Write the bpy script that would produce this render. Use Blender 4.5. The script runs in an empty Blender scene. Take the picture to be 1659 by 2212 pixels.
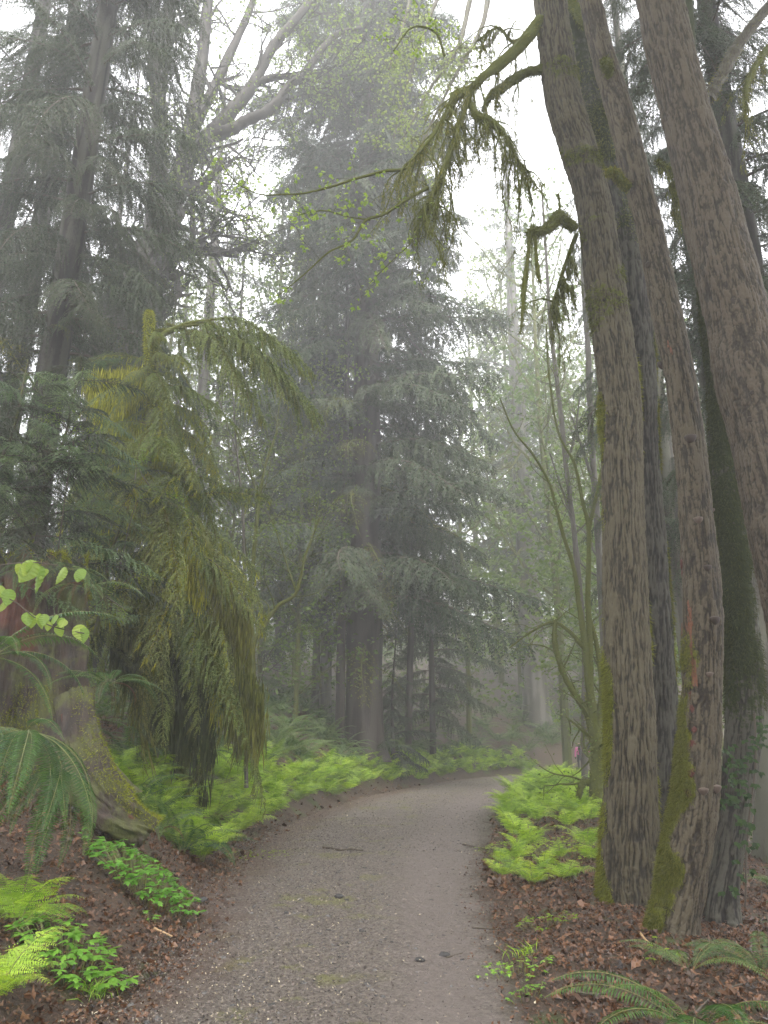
import bpy, math, random
import numpy as np
from mathutils import Vector, Matrix, Euler

# ------------------------------------------------------------------ camera, world, sun, exposure
S = bpy.context.scene
COL = S.collection
PITCH = math.radians(17.2)
FPX = 1600.0                     # focal length in pixels of a 1659 px wide frame
EYE = 1.6
cd = bpy.data.cameras.new('camera')
cam = bpy.data.objects.new('camera', cd); COL.objects.link(cam)
cam.location = (0, 0, EYE)
cam.rotation_euler = (math.pi / 2 + PITCH, 0, 0)
cd.sensor_fit = 'HORIZONTAL'; cd.sensor_width = 36.0
cd.lens = 36.0 * FPX / 1659.0
cd.clip_end = 1500
S.camera = cam

W = bpy.data.worlds.new('World'); S.world = W; W.use_nodes = True
wn = W.node_tree.nodes; wl = W.node_tree.links
wn.clear()
sky = wn.new('ShaderNodeTexSky'); sky.sky_type = 'NISHITA'; sky.sun_disc = False
SUN_EL, SUN_AZ = math.radians(56), math.radians(172)
sky.sun_elevation = SUN_EL; sky.sun_rotation = SUN_AZ
sky.air_density = 1.0; sky.dust_density = 5.0; sky.ozone_density = 1.0
hsv = wn.new('ShaderNodeHueSaturation'); hsv.inputs['Saturation'].default_value = 0.25
gain = wn.new('ShaderNodeMix'); gain.data_type = 'RGBA'; gain.inputs[0].default_value = 0.7
gain.inputs[7].default_value = (9.5, 9.6, 9.9, 1)     # even overcast cloud
bg = wn.new('ShaderNodeBackground'); bg.inputs[1].default_value = 0.13
wo = wn.new('ShaderNodeOutputWorld')
wl.new(sky.outputs[0], hsv.inputs['Color']); wl.new(hsv.outputs[0], gain.inputs[6])
wl.new(gain.outputs[2], bg.inputs[0]); wl.new(bg.outputs[0], wo.inputs[0])

sl = bpy.data.lights.new('sun', 'SUN'); sl.energy = 1.5; sl.angle = math.radians(25); sl.color = (1, .97, .92)
so = bpy.data.objects.new('sun', sl); COL.objects.link(so)
# sun direction: azimuth measured from +Y towards +X
sd = Vector((math.sin(SUN_AZ) * math.cos(SUN_EL), math.cos(SUN_AZ) * math.cos(SUN_EL), math.sin(SUN_EL)))
so.rotation_euler = sd.to_track_quat('Z', 'Y').to_euler(); so.location = (0, 0, 60)

S.render.engine = 'CYCLES'
cy = S.cycles
cy.use_denoising = True; cy.use_adaptive_sampling = True; cy.adaptive_threshold = 0.006
cy.max_bounces = 5; cy.diffuse_bounces = 3; cy.glossy_bounces = 1; cy.transmission_bounces = 2
cy.volume_bounces = 3; cy.transparent_max_bounces = 4
cy.caustics_reflective = False; cy.caustics_refractive = False
cy.sample_clamp_indirect = 4.0
vs = S.view_settings
vs.view_transform = 'Standard'; vs.look = 'None'; vs.exposure = 2.1; vs.gamma = 1.0; vs.use_curve_mapping = False

HAZE = 0.0045
rng = np.random.default_rng(7)
R = math.radians

# ------------------------------------------------------------------ helpers
def P(px, py, Y):
    """world point seen at photo position (px, py) at ground distance Y"""
    a = math.atan((1106.0 - py) / FPX) + PITCH
    z = EYE + Y * math.tan(a)
    zc = Y * math.cos(PITCH) + (z - EYE) * math.sin(PITCH)
    return np.array([(px - 829.5) / FPX * zc, Y, z])
def PR(px, py, Y, w):
    p = P(px, py, Y)
    zc = Y * math.cos(PITCH) + (p[2] - EYE) * math.sin(PITCH)
    return p, 0.5 * w * zc / FPX

def hash3(i, j, k):
    h = (i * 374761393 + j * 668265263 + k * 2147483647 + 1013904223) & 0xFFFFFFFF
    h = ((h ^ (h >> 13)) * 1274126177) & 0xFFFFFFFF
    return ((h ^ (h >> 16)) & 0xFFFFFF) / float(0xFFFFFF)
def vnoise(x, y, z=0.0, seed=0):
    x, y, z = np.broadcast_arrays(np.asarray(x, float), np.asarray(y, float), np.asarray(z, float))
    xi = np.floor(x).astype(np.int64); yi = np.floor(y).astype(np.int64); zi = np.floor(z).astype(np.int64)
    fx, fy, fz = x - xi, y - yi, z - zi
    fx = fx * fx * (3 - 2 * fx); fy = fy * fy * (3 - 2 * fy); fz = fz * fz * (3 - 2 * fz)
    zi = zi + seed * 101
    out = 0
    for a in (0, 1):
        for b in (0, 1):
            for c in (0, 1):
                w = (fx if a else 1 - fx) * (fy if b else 1 - fy) * (fz if c else 1 - fz)
                out = out + w * hash3(xi + a, yi + b, zi + c)
    return out
def fbm(x, y, z=0.0, oct=4, seed=0):
    t, amp, f, tot = 0, 1.0, 1.0, 0
    for o in range(oct):
        t = t + amp * vnoise(np.asarray(x) * f, np.asarray(y) * f, np.asarray(z) * f, seed + o)
        tot += amp; amp *= .5; f *= 2.03
    return t / tot
def cells(u, v, seed=0):
    """Worley cells: nearest distance, edge distance, cell id"""
    iu = np.floor(u).astype(np.int64); iv = np.floor(v).astype(np.int64)
    d1 = np.full(u.shape, 9.0); d2 = np.full(u.shape, 9.0); cid = np.zeros(u.shape)
    for a in (-1, 0, 1):
        for b in (-1, 0, 1):
            cu = iu + a + hash3(iu + a, iv + b, np.full_like(iu, seed)); cv = iv + b + hash3(iu + a, iv + b, np.full_like(iu, seed + 7))
            d = np.hypot(cu - u, cv - v); idv = hash3(iu + a, iv + b, np.full_like(iu, seed + 13))
            near = d < d1
            d2 = np.where(near, d1, np.minimum(d2, d)); cid = np.where(near, idv, cid); d1 = np.where(near, d, d1)
    return d1, d2 - d1, cid

class MB:
    def __init__(s):
        s.v = []; s.f = []; s.t = []; s.r = []; s.n = 0
    def add(s, v, faces, m=0, tone=0.5, relief=0.5):
        v = np.asarray(v, float).reshape(-1, 3); faces = np.asarray(faces, np.int64)
        s.v.append(v); s.f.append((faces + s.n, m)); s.t.append(np.broadcast_to(np.asarray(tone, float).ravel() if np.ndim(tone) else float(tone), (len(v),)).copy())
        s.r.append(np.broadcast_to(np.asarray(relief, float).ravel() if np.ndim(relief) else float(relief), (len(v),)).copy())
        s.n += len(v)
    def mesh(s, name, mats, smooth=False):
        V = np.concatenate(s.v); T = np.concatenate(s.t)
        me = bpy.data.meshes.new(name)
        me.vertices.add(len(V)); me.vertices.foreach_set('co', V.astype(np.float32).ravel())
        loops = np.concatenate([f.ravel() for f, m in s.f]); tot = np.concatenate([np.full(len(f), f.shape[1]) for f, m in s.f])
        mi = np.concatenate([np.full(len(f), m) for f, m in s.f])
        st = np.concatenate([[0], np.cumsum(tot)[:-1]])
        me.loops.add(len(loops)); me.loops.foreach_set('vertex_index', loops.astype(np.int32))
        me.polygons.add(len(tot)); me.polygons.foreach_set('loop_start', st.astype(np.int32)); me.polygons.foreach_set('loop_total', tot.astype(np.int32))
        me.polygons.foreach_set('material_index', mi.astype(np.int32))
        me.polygons.foreach_set('use_smooth', np.full(len(tot), smooth))
        at = me.attributes.new('tone', 'FLOAT', 'POINT'); at.data.foreach_set('value', T.astype(np.float32))
        at = me.attributes.new('relief', 'FLOAT', 'POINT'); at.data.foreach_set('value', np.concatenate(s.r).astype(np.float32))
        me.update(calc_edges=True)
        for m in (mats if isinstance(mats, (list, tuple)) else [mats]): me.materials.append(m)
        return me
    def build(s, name, mats, parent=None, smooth=False, kind=None, world=True):
        """vertices are in world space unless world=False"""
        if parent is not None and world:
            inv = np.array(parent.matrix_basis.inverted())
            s.v = [v @ inv[:3, :3].T + inv[:3, 3] for v in s.v]
        o = bpy.data.objects.new(name, s.mesh(name, mats, smooth)); COL.objects.link(o)
        if parent is not None: o.parent = parent
        if kind: o['kind'] = kind
        return o
def tag(o, label, cat=None, group=None, kind=None):
    o['label'] = label
    if cat: o['category'] = cat
    if group: o['group'] = group
    if kind: o['kind'] = kind
    return o
def thing(name, label, cat, loc=(0, 0, 0), group=None, rotz=0.0):
    o = bpy.data.objects.new(name, None); COL.objects.link(o)
    o.location = tuple(float(c) for c in loc); o.rotation_euler = (0, 0, rotz)
    o.matrix_basis = Matrix.Translation(o.location) @ Matrix.Rotation(rotz, 4, 'Z')
    o.empty_display_size = .1
    return tag(o, label, cat, group)
def inst(name, me, parent, loc, rot=(0, 0, 0), sc=(1, 1, 1)):
    o = bpy.data.objects.new(name, me); COL.objects.link(o); o.parent = parent
    o.location = loc; o.rotation_euler = rot
    o.scale = sc if isinstance(sc, (tuple, list)) else (sc, sc, sc)
    return o

def spline(pts, n):
    """Catmull-Rom through pts (k x d), n samples"""
    pts = np.asarray(pts, float); k = len(pts)
    if k == 2: 
        t = np.linspace(0, 1, n)[:, None]; return pts[0] * (1 - t) + pts[1] * t
    q = np.vstack([2 * pts[0] - pts[1], pts, 2 * pts[-1] - pts[-2]])
    t = np.linspace(0, k - 1 - 1e-9, n); i = t.astype(int); f = (t - i)[:, None]
    a, b, c, d = q[i], q[i + 1], q[i + 2], q[i + 3]
    return .5 * (2 * b + (c - a) * f + (2 * a - 5 * b + 4 * c - d) * f ** 2 + (3 * b - a - 3 * c + d) * f ** 3)
def unit(v): return v / np.maximum(np.linalg.norm(v, axis=-1, keepdims=True), 1e-9)
def frames(p):
    t = unit(np.gradient(p, axis=0))
    ref = np.where(np.abs(t[:, 1:2]) > .9, np.array([[1., 0, 0]]), np.array([[0., 1, 0]]))
    a = unit(np.cross(ref, t)); b = np.cross(t, a)
    return t, a, b
def tube(mb, pts, rad, seg=6, m=0, tone=.5, rough=0.0, seed=0, cap=True):
    p = np.asarray(pts, float); r = np.broadcast_to(np.asarray(rad, float), (len(p),))
    t, a, b = frames(p); k = len(p)
    th = np.arange(seg) / seg * 2 * math.pi
    rr = r[:, None] * np.ones((1, seg))
    if rough: rr = rr * (1 + rough * (vnoise(np.cos(th)[None] * 1.5 + seed, np.sin(th)[None] * 1.5 + 5, (np.arange(k) * .5)[:, None]) - .5) * 2)
    v = p[:, None] + rr[..., None] * (np.cos(th)[None, :, None] * a[:, None] + np.sin(th)[None, :, None] * b[:, None])
    i = np.arange(k - 1)[:, None] * seg; j = np.arange(seg)[None]; j2 = (j + 1) % seg
    f = np.stack([i + j, i + j2, i + seg + j2, i + seg + j], -1).reshape(-1, 4)
    tn = tone if np.ndim(tone) == 0 else np.repeat(tone, seg)
    mb.add(v.reshape(-1, 3), f, m, tn)
    if cap:
        mb.add(np.vstack([v[-1], p[-1:]]), [[q, (q + 1) % seg, seg] for q in range(seg)], m, tone if np.ndim(tone) == 0 else tone[-1])
def blades(mb, base, d, side, length, width, m=0, tone=.5, bend=None):
    """thin leaf-like kites: base point, direction, side vector; 2 triangles as one quad"""
    L = np.asarray(length)[:, None] if np.ndim(length) else length
    Wd = np.asarray(width)[:, None] if np.ndim(width) else width
    mid = base + d * L * .42
    tip = base + d * L
    if bend is not None: tip = tip + bend
    v = np.stack([base, mid + side * Wd * .5, tip, mid - side * Wd * .5], 1)
    n = len(base)
    tn = tone if np.ndim(tone) == 0 else np.repeat(tone, 4)
    mb.add(v.reshape(-1, 3), np.arange(n * 4).reshape(n, 4), m, tn)
def tris(mb, base, d, side, length, width, m=0, tone=.5):
    L = np.asarray(length)[:, None] if np.ndim(length) else length
    Wd = np.asarray(width)[:, None] if np.ndim(width) else width
    v = np.stack([base + side * Wd * .5, base - side * Wd * .5, base + d * L], 1)
    n = len(base); tn = tone if np.ndim(tone) == 0 else np.repeat(tone, 3)
    mb.add(v.reshape(-1, 3), np.arange(n * 3).reshape(n, 3), m, tn)

# ------------------------------------------------------------------ materials
def newmat(name):
    m = bpy.data.materials.new(name); m.use_nodes = True
    nt = m.node_tree; b = nt.nodes['Principled BSDF']
    return m, nt, b
def N(nt, typ, **kw):
    n = nt.nodes.new(typ)
    for k, v in kw.items():
        if k in n.inputs.keys() if isinstance(k, str) else False: n.inputs[k].default_value = v
        else: setattr(n, k, v)
    return n
def mixc(nt, fac, a, b):
    n = nt.nodes.new('ShaderNodeMix'); n.data_type = 'RGBA'
    for idx, x in ((0, fac), (6, a), (7, b)):
        if isinstance(x, (int, float)): n.inputs[idx].default_value = x
        elif isinstance(x, tuple): n.inputs[idx].default_value = (*x, 1) if len(x) == 3 else x
        else: nt.links.new(x, n.inputs[idx])
    return n.outputs[2]
def noise(nt, scale, detail=4, rough=.55, stretch=None, dist=0.0, coord=None):
    tc = nt.nodes.new('ShaderNodeTexCoord'); out = tc.outputs['Object'] if coord is None else coord
    if stretch:
        mp = nt.nodes.new('ShaderNodeMapping'); mp.inputs['Scale'].default_value = stretch
        nt.links.new(out, mp.inputs[0]); out = mp.outputs[0]
    n = nt.nodes.new('ShaderNodeTexNoise'); n.inputs['Scale'].default_value = scale; n.inputs['Detail'].default_value = detail
    n.inputs['Roughness'].default_value = rough; n.inputs['Distortion'].default_value = dist
    nt.links.new(out, n.inputs['Vector']); return n.outputs['Fac']
def ramp(nt, fac, stops):
    r = nt.nodes.new('ShaderNodeValToRGB'); e = r.color_ramp.elements
    while len(e) < len(stops): e.new(.5)
    for el, (p, c) in zip(e, stops):
        el.position = p; el.color = (*c, 1) if isinstance(c, tuple) else (c, c, c, 1)
    nt.links.new(fac, r.inputs[0]); return r.outputs[0]
def attr(nt, name='tone'):
    a = nt.nodes.new('ShaderNodeAttribute'); a.attribute_name = name; return a.outputs['Fac']
def math_(nt, op, a, b=0.0):
    n = nt.nodes.new('ShaderNodeMath'); n.operation = op
    for i, x in enumerate((a, b)):
        if isinstance(x, (int, float)): n.inputs[i].default_value = x
        else: nt.links.new(x, n.inputs[i])
    return n.outputs[0]
def bump(nt, b, h, strength=.5, dist=.02):
    n = nt.nodes.new('ShaderNodeBump'); n.inputs['Strength'].default_value = strength; n.inputs['Distance'].default_value = dist
    nt.links.new(h, n.inputs['Height']); nt.links.new(n.outputs[0], b.inputs['Normal'])

def leafmat(name, c1, c2, rough=.5, trans=.35, spec=.3, var=.25, tcol=None):
    m, nt, b = newmat(name)
    oi = nt.nodes.new('ShaderNodeObjectInfo')
    f = attr(nt)
    col = mixc(nt, f, c1, c2)
    h = nt.nodes.new('ShaderNodeHueSaturation'); nt.links.new(col, h.inputs['Color'])
    v = math_(nt, 'MULTIPLY_ADD', oi.outputs['Random'], var * 2); nt.nodes[-1].inputs[2].default_value = 1 - var
    nt.links.new(v, h.inputs['Value'])
    hu = math_(nt, 'MULTIPLY_ADD', oi.outputs['Random'], -.03); nt.nodes[-1].inputs[2].default_value = .515
    nt.links.new(hu, h.inputs['Hue'])
    nt.links.new(h.outputs[0], b.inputs['Base Color'])
    b.inputs['Roughness'].default_value = rough; b.inputs['Specular IOR Level'].default_value = spec
    if trans:
        tr = nt.nodes.new('ShaderNodeBsdfTranslucent'); mx = nt.nodes.new('ShaderNodeMixShader'); mx.inputs[0].default_value = trans
        g = nt.nodes.new('ShaderNodeHueSaturation'); g.inputs['Value'].default_value = 1.25; g.inputs['Saturation'].default_value = 1.1
        nt.links.new(h.outputs[0], g.inputs['Color']); nt.links.new(g.outputs[0], tr.inputs[0])
        nt.links.new(b.outputs[0], mx.inputs[1]); nt.links.new(tr.outputs[0], mx.inputs[2])
        nt.links.new(mx.outputs[0], nt.nodes['Material Output'].inputs[0])
    return m
def barkmat(name, c1, c2, c3, moss=(.09, .10, .018), scale=9, stretch=(1, 1, .25), bs=.6, bd=.012, mossy=1.0, wet=.7):
    """tone attribute = amount of moss"""
    m, nt, b = newmat(name)
    n1 = noise(nt, scale, 6, .65, stretch, .4); n2 = noise(nt, scale * 4.5, 5, .7, stretch, .2); n3 = noise(nt, 1.3, 4, .6)
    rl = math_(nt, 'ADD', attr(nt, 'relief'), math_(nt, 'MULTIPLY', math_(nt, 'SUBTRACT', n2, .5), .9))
    col = mixc(nt, ramp(nt, rl, [(.0, 0.0), (.65, 1.0)]), c1, c2)  # furrow shade painted into the colour: low relief darker; ridges carry lichen
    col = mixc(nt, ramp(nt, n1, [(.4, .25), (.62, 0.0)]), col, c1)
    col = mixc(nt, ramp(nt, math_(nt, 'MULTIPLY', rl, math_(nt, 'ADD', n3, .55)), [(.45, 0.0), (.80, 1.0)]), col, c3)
    n4 = noise(nt, 14, 5, .7)
    a = attr(nt)
    mf = math_(nt, 'ADD', math_(nt, 'MULTIPLY', a, 1.5 * mossy), math_(nt, 'SUBTRACT', math_(nt, 'MULTIPLY', n4, 2.2), 1.62))
    mfr = ramp(nt, mf, [(.12, 0.0), (.38, 1.0)])
    mcol = mixc(nt, noise(nt, 30, 4, .7), tuple(x * .45 for x in moss), tuple(min(1, x * 1.45) for x in moss))
    nt.links.new(mixc(nt, mfr, col, mcol), b.inputs['Base Color'])
    rr = nt.nodes.new('ShaderNodeMix'); rr.inputs[2].default_value = wet; rr.inputs[3].default_value = .95
    nt.links.new(mfr, rr.inputs[0]); nt.links.new(rr.outputs[0], b.inputs['Roughness'])
    b.inputs['Specular IOR Level'].default_value = .3
    bump(nt, b, math_(nt, 'ADD', n1, math_(nt, 'MULTIPLY', n2, .6)), bs, bd)
    return m
def plain(name, c, rough=.7, c2=None, scale=20):
    m, nt, b = newmat(name)
    if c2: nt.links.new(mixc(nt, noise(nt, scale, 5, .65), c, c2), b.inputs['Base Color'])
    else: b.inputs['Base Color'].default_value = (*c, 1)
    b.inputs['Roughness'].default_value = rough; return m

M = {}
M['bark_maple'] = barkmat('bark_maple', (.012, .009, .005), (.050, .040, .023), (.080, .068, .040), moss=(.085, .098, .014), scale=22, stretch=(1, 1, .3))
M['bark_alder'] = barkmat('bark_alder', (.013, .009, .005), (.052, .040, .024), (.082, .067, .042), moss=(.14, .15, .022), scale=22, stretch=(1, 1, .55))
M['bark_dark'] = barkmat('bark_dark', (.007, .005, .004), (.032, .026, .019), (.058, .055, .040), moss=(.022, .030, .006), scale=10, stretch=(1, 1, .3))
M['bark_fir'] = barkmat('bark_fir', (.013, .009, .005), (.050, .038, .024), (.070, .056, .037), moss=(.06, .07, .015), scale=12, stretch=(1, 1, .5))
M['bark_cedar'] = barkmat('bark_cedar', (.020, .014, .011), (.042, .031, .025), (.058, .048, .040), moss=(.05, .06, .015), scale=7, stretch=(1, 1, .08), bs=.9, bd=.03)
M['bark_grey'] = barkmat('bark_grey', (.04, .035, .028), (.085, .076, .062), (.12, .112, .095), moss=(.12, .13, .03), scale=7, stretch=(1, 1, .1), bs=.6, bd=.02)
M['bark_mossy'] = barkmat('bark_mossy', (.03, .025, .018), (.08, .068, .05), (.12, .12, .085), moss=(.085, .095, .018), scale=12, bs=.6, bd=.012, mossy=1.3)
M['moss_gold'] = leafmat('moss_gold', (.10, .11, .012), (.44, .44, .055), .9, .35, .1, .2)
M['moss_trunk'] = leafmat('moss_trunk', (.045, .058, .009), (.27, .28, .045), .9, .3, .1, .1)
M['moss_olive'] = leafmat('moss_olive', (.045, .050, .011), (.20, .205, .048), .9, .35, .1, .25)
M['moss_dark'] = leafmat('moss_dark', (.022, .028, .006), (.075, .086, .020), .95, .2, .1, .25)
M['needle_cedar'] = leafmat('needle_cedar', (.022, .036, .018), (.062, .088, .038), .6, .25, .22, .25)
M['needle_hemlock'] = leafmat('needle_hemlock', (.022, .036, .019), (.060, .085, .040), .6, .25, .2, .25)
M['needle_young'] = leafmat('needle_young', (.07, .13, .052), (.19, .27, .11), .5, .3, .35, .2)
M['leaf_lime'] = leafmat('leaf_lime', (.16, .26, .025), (.32, .42, .06), .5, .5, .3, .2)
M['leaf_maple'] = leafmat('leaf_maple', (.17, .26, .05), (.33, .42, .10), .5, .5, .3, .15)
M['leaf_pale'] = leafmat('leaf_pale', (.11, .15, .05), (.25, .30, .10), .5, .5, .3, .15)
M['leaf_fog'] = leafmat('leaf_fog', (.08, .12, .028), (.17, .23, .055), .6, .5, .2, .2)
M['fern_lady'] = leafmat('fern_lady', (.10, .21, .024), (.47, .64, .09), .55, .42, .25, .32)
M['fern_lady2'] = leafmat('fern_lady2', (.08, .15, .025), (.26, .38, .07), .5, .4, .3, .3)
M['fern_sword'] = leafmat('fern_sword', (.025, .070, .013), (.08, .165, .03), .42, .25, .38, .35)
M['fern_mid'] = leafmat('fern_mid', (.05, .095, .026), (.13, .20, .06), .45, .3, .4, .3)
M['fern_dead'] = leafmat('fern_dead', (.07, .035, .018), (.16, .085, .045), .7, .3, .2, .3)
M['rachis'] = plain('rachis', (.17, .18, .05), .5)
M['waterleaf'] = leafmat('waterleaf', (.11, .26, .03), (.27, .50, .07), .42, .4, .4, .15)
M['leaf_under'] = leafmat('leaf_under', (.035, .065, .018), (.15, .22, .06), .5, .35, .3, .2)
M['ivy'] = leafmat('ivy', (.008, .025, .006), (.028, .062, .012), .6, .3, .2, .2)
M['litter'] = leafmat('litter', (.014, .007, .004), (.20, .092, .045), .38, .15, .5, .3)
M['twig'] = plain('twig', (.045, .033, .024), .8, (.10, .08, .055), 30)

# ------------------------------------------------------------------ ground shape
PC = np.array([(-.5, -14, 1.25), (-.45, -5, 1.25), (-.4, 1, 1.25), (-.38, 5.09, 1.26), (-.33, 6.75, 1.27), (-.39, 9.88, 1.57), (-.14, 13.9, 1.92), (.65, 19.4, 2.05), (2.35, 26.3, 2.0), (5.2, 34.2, 1.7),
               (9.0, 38.9, 1.6), (14, 40.6, 1.5), (24, 40.5, 1.5), (48, 36, 1.5)])
PATH = spline(PC, 220)
def path_coord(x, y):
    """signed distance from the centre line (left positive) and half width"""
    x = np.asarray(x, float); y = np.asarray(y, float); sh = x.shape
    x = x.ravel(); y = y.ravel()
    best = np.full(x.shape, 1e9); sg = np.ones(x.shape); hw = np.ones(x.shape)
    A, B = PATH[:-1], PATH[1:]
    for a, b in zip(A, B):
        d = b[:2] - a[:2]; L2 = d @ d
        t = np.clip(((x - a[0]) * d[0] + (y - a[1]) * d[1]) / L2, 0, 1)
        qx = x - (a[0] + t * d[0]); qy = y - (a[1] + t * d[1]); dd = qx * qx + qy * qy
        m = dd < best
        best = np.where(m, dd, best); sg = np.where(m, np.sign(d[0] * (y - a[1]) - d[1] * (x - a[0])), sg); hw = np.where(m, a[2] + t * (b[2] - a[2]), hw)
    return (np.sqrt(best) * sg).reshape(sh), hw.reshape(sh)
def gz(x, y, fine=True):
    x = np.asarray(x, float); y = np.asarray(y, float)
    s, hw = path_coord(x, y)
    dl = np.maximum(s - hw, 0); dr = np.maximum(-s - hw, 0)
    k = np.clip((y - 7) / 5, 0, 1)
    steep = .42 + .30 * k
    hl = np.where(dl < 1.7, steep * dl, steep * 1.7 + .56 * (dl - 1.7))
    hl = 13.0 * (1 - np.exp(-hl / 13.0))
    hl = hl * (1 - np.exp(-dl / .3))
    hr = .10 * (1 - np.exp(-dr / .4)) - .22 * np.maximum(dr - 1.4, 0) * np.exp(-np.maximum(dr - 1.4, 0) / 9)
    hr = hr + .30 * np.clip((y - 11) / 4, 0, 1) * np.clip(dr / 1.2, 0, 1) * np.clip((30 - y) / 6, 0, 1)
    off = 1 - np.exp(-(dl + dr) / .35)
    z = np.where(s > 0, hl, hr) + off * ((fbm(x * .9, y * .9, 0, 3, 3) - .5) * .22 + (fbm(x * 4, y * 4, 0, 2, 9) - .5) * .07)
    z = z + .38 * np.exp(-((x + 3.1) / .95) ** 2 - ((y - 8.5) / 1.2) ** 2)
    z = z + np.clip(y - 78, 0, 60) * .17 + np.clip(np.abs(x) - 26, 0, 50) * .12 * np.clip(y / 10, 0, 1) * (1 - .0 * y)
    # the path itself is crowned a little and has a worn track on its right
    c = np.clip(s / hw, -1, 1)
    z = z + np.where(np.abs(s) < hw, .03 * (1 - c ** 2) - .02 * np.exp(-((c + .62) / .2) ** 2), 0)
    return z
def gz1(x, y): return float(gz(np.array([x]), np.array([y]))[0])
def axis(ranges):
    out = []
    for a, b, st in ranges: out += list(np.arange(a, b, st))
    out.append(ranges[-1][1]); return np.array(out)
gx = axis([(-150, -40, 6), (-40, -10, 1.2), (-10, -4, .2), (-4, 4, .055), (4, 8, .12), (8, 14, .3), (14, 40, 1.2), (40, 150, 6)])
gy = axis([(-14, 3, 1.2), (3, 12, .06), (12, 22, .12), (22, 32, .25), (32, 48, .4), (48, 80, 1.6), (80, 170, 6)])
GX, GY = np.meshgrid(gx, gy)
GZ = gz(GX, GY)
s_, h_ = path_coord(GX, GY)
edge = np.abs(s_) - h_                                  # <0 on the path
mb = MB()
nx, ny = len(gx), len(gy)
i = np.arange(ny - 1)[:, None] * nx; j = np.arange(nx - 1)[None]
F = np.stack([i + j, i + j + 1, i + nx + j + 1, i + nx + j], -1).reshape(-1, 4)
sunk = np.where(edge < -.25, GZ - .05, GZ)
mb.add(np.stack([GX, GY, sunk], -1), F, 0, np.clip(edge, -1, 6) / 6)
m, nt, b = newmat('forest_floor')
n1 = noise(nt, 7, 6, .7); n2 = noise(nt, 45, 5, .75); n3 = noise(nt, 1.1, 4, .6)
col = mixc(nt, ramp(nt, n2, [(.35, 0.0), (.68, 1.0)]), (.020, .013, .008), (.11, .064, .036))
col = mixc(nt, ramp(nt, n1, [(.5, 0.0), (.7, 1.0)]), col, (.05, .036, .026))
col = mixc(nt, ramp(nt, n3, [(.56, 0.0), (.66, 1.0)]), col, (.06, .075, .018))
nt.links.new(col, b.inputs['Base Color']); b.inputs['Roughness'].default_value = .75
bump(nt, b, math_(nt, 'ADD', n2, n1), .8, .03)
ground = mb.build('ground', m, smooth=True); tag(ground, 'dark forest floor covered with wet brown leaf litter', kind='structure')

# path sheet
ps = []
for k in range(len(PATH)): pass
tt = np.concatenate([np.linspace(0, 60, 60)[:-1], np.linspace(60, 219, 900)]) / 219
PP = np.stack([np.interp(tt * 219, np.arange(220), PATH[:, c]) for c in range(3)], 1)
tn = unit(np.gradient(PP[:, :2], axis=0)); nrm = np.stack([-tn[:, 1], tn[:, 0]], 1)
cc = np.linspace(-1, 1, 121)
arc = np.cumsum(np.r_[0, np.linalg.norm(np.diff(PP[:, :2], axis=0), axis=1)])
wob = 1 + .0 * cc[None]
ragL = (fbm(arc * 1.7, 3.3, 0, 4, 21) - .5) * .45 + .10; ragR = (fbm(arc * 1.7, 9.3, 0, 4, 22) - .5) * .4 + .08
hwL = PP[:, 2] + ragL; hwR = PP[:, 2] + ragR
off = np.where(cc[None] > 0, cc[None] * hwL[:, None], cc[None] * hwR[:, None])
X = PP[:, 0:1] + nrm[:, 0:1] * off; Y = PP[:, 1:2] + nrm[:, 1:2] * off
Z = gz(X, Y) + .012 + (fbm(X * 9, Y * 9, 0, 4, 31) - .5) * .030 + (vnoise(X * 38, Y * 38, 0, 35) - .5) * .016 * np.clip(cc[None] + 1.0, .25, 1)
Z = Z - .03 * np.clip((np.abs(cc[None]) - .93) / .07, 0, 1)
mb = MB(); ny_, nx_ = X.shape
i = np.arange(ny_ - 1)[:, None] * nx_; j = np.arange(nx_ - 1)[None]
mb.add(np.stack([X, Y, Z], -1), np.stack([i + j, i + nx_ + j, i + nx_ + j + 1, i + j + 1], -1).reshape(-1, 4), 0, np.broadcast_to((cc[None] + 1) / 2, X.shape).ravel())
m, nt, b = newmat('gravel_path')
a = attr(nt)
n1 = noise(nt, 26, 6, .75); n2 = noise(nt, 90, 4, .8); n3 = noise(nt, .8, 4, .65); n5 = noise(nt, 3.2, 5, .7)
vo = nt.nodes.new('ShaderNodeTexVoronoi'); vo.inputs['Scale'].default_value = 42; tc = nt.nodes.new('ShaderNodeTexCoord'); nt.links.new(tc.outputs['Object'], vo.inputs[0])
col = mixc(nt, ramp(nt, n1, [(.36, 0.0), (.62, 1.0)]), (.048, .036, .029), (.225, .188, .160))
col = mixc(nt, ramp(nt, n2, [(.56, 0.0), (.64, .75)]), col, (.28, .245, .20))
col = mixc(nt, ramp(nt, n2, [(.34, .8), (.42, 0.0)]), col, (.035, .026, .022))
# smoother, pinkish worn track on the right of the path
tr = ramp(nt, math_(nt, 'ADD', a, math_(nt, 'MULTIPLY', math_(nt, 'SUBTRACT', n5, .5), .22)), [(.05, 0.0), (.14, .75), (.26, .75), (.38, 0.0)])
col = mixc(nt, tr, col, mixc(nt, n1, (.12, .094, .082), (.235, .195, .174)))
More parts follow.
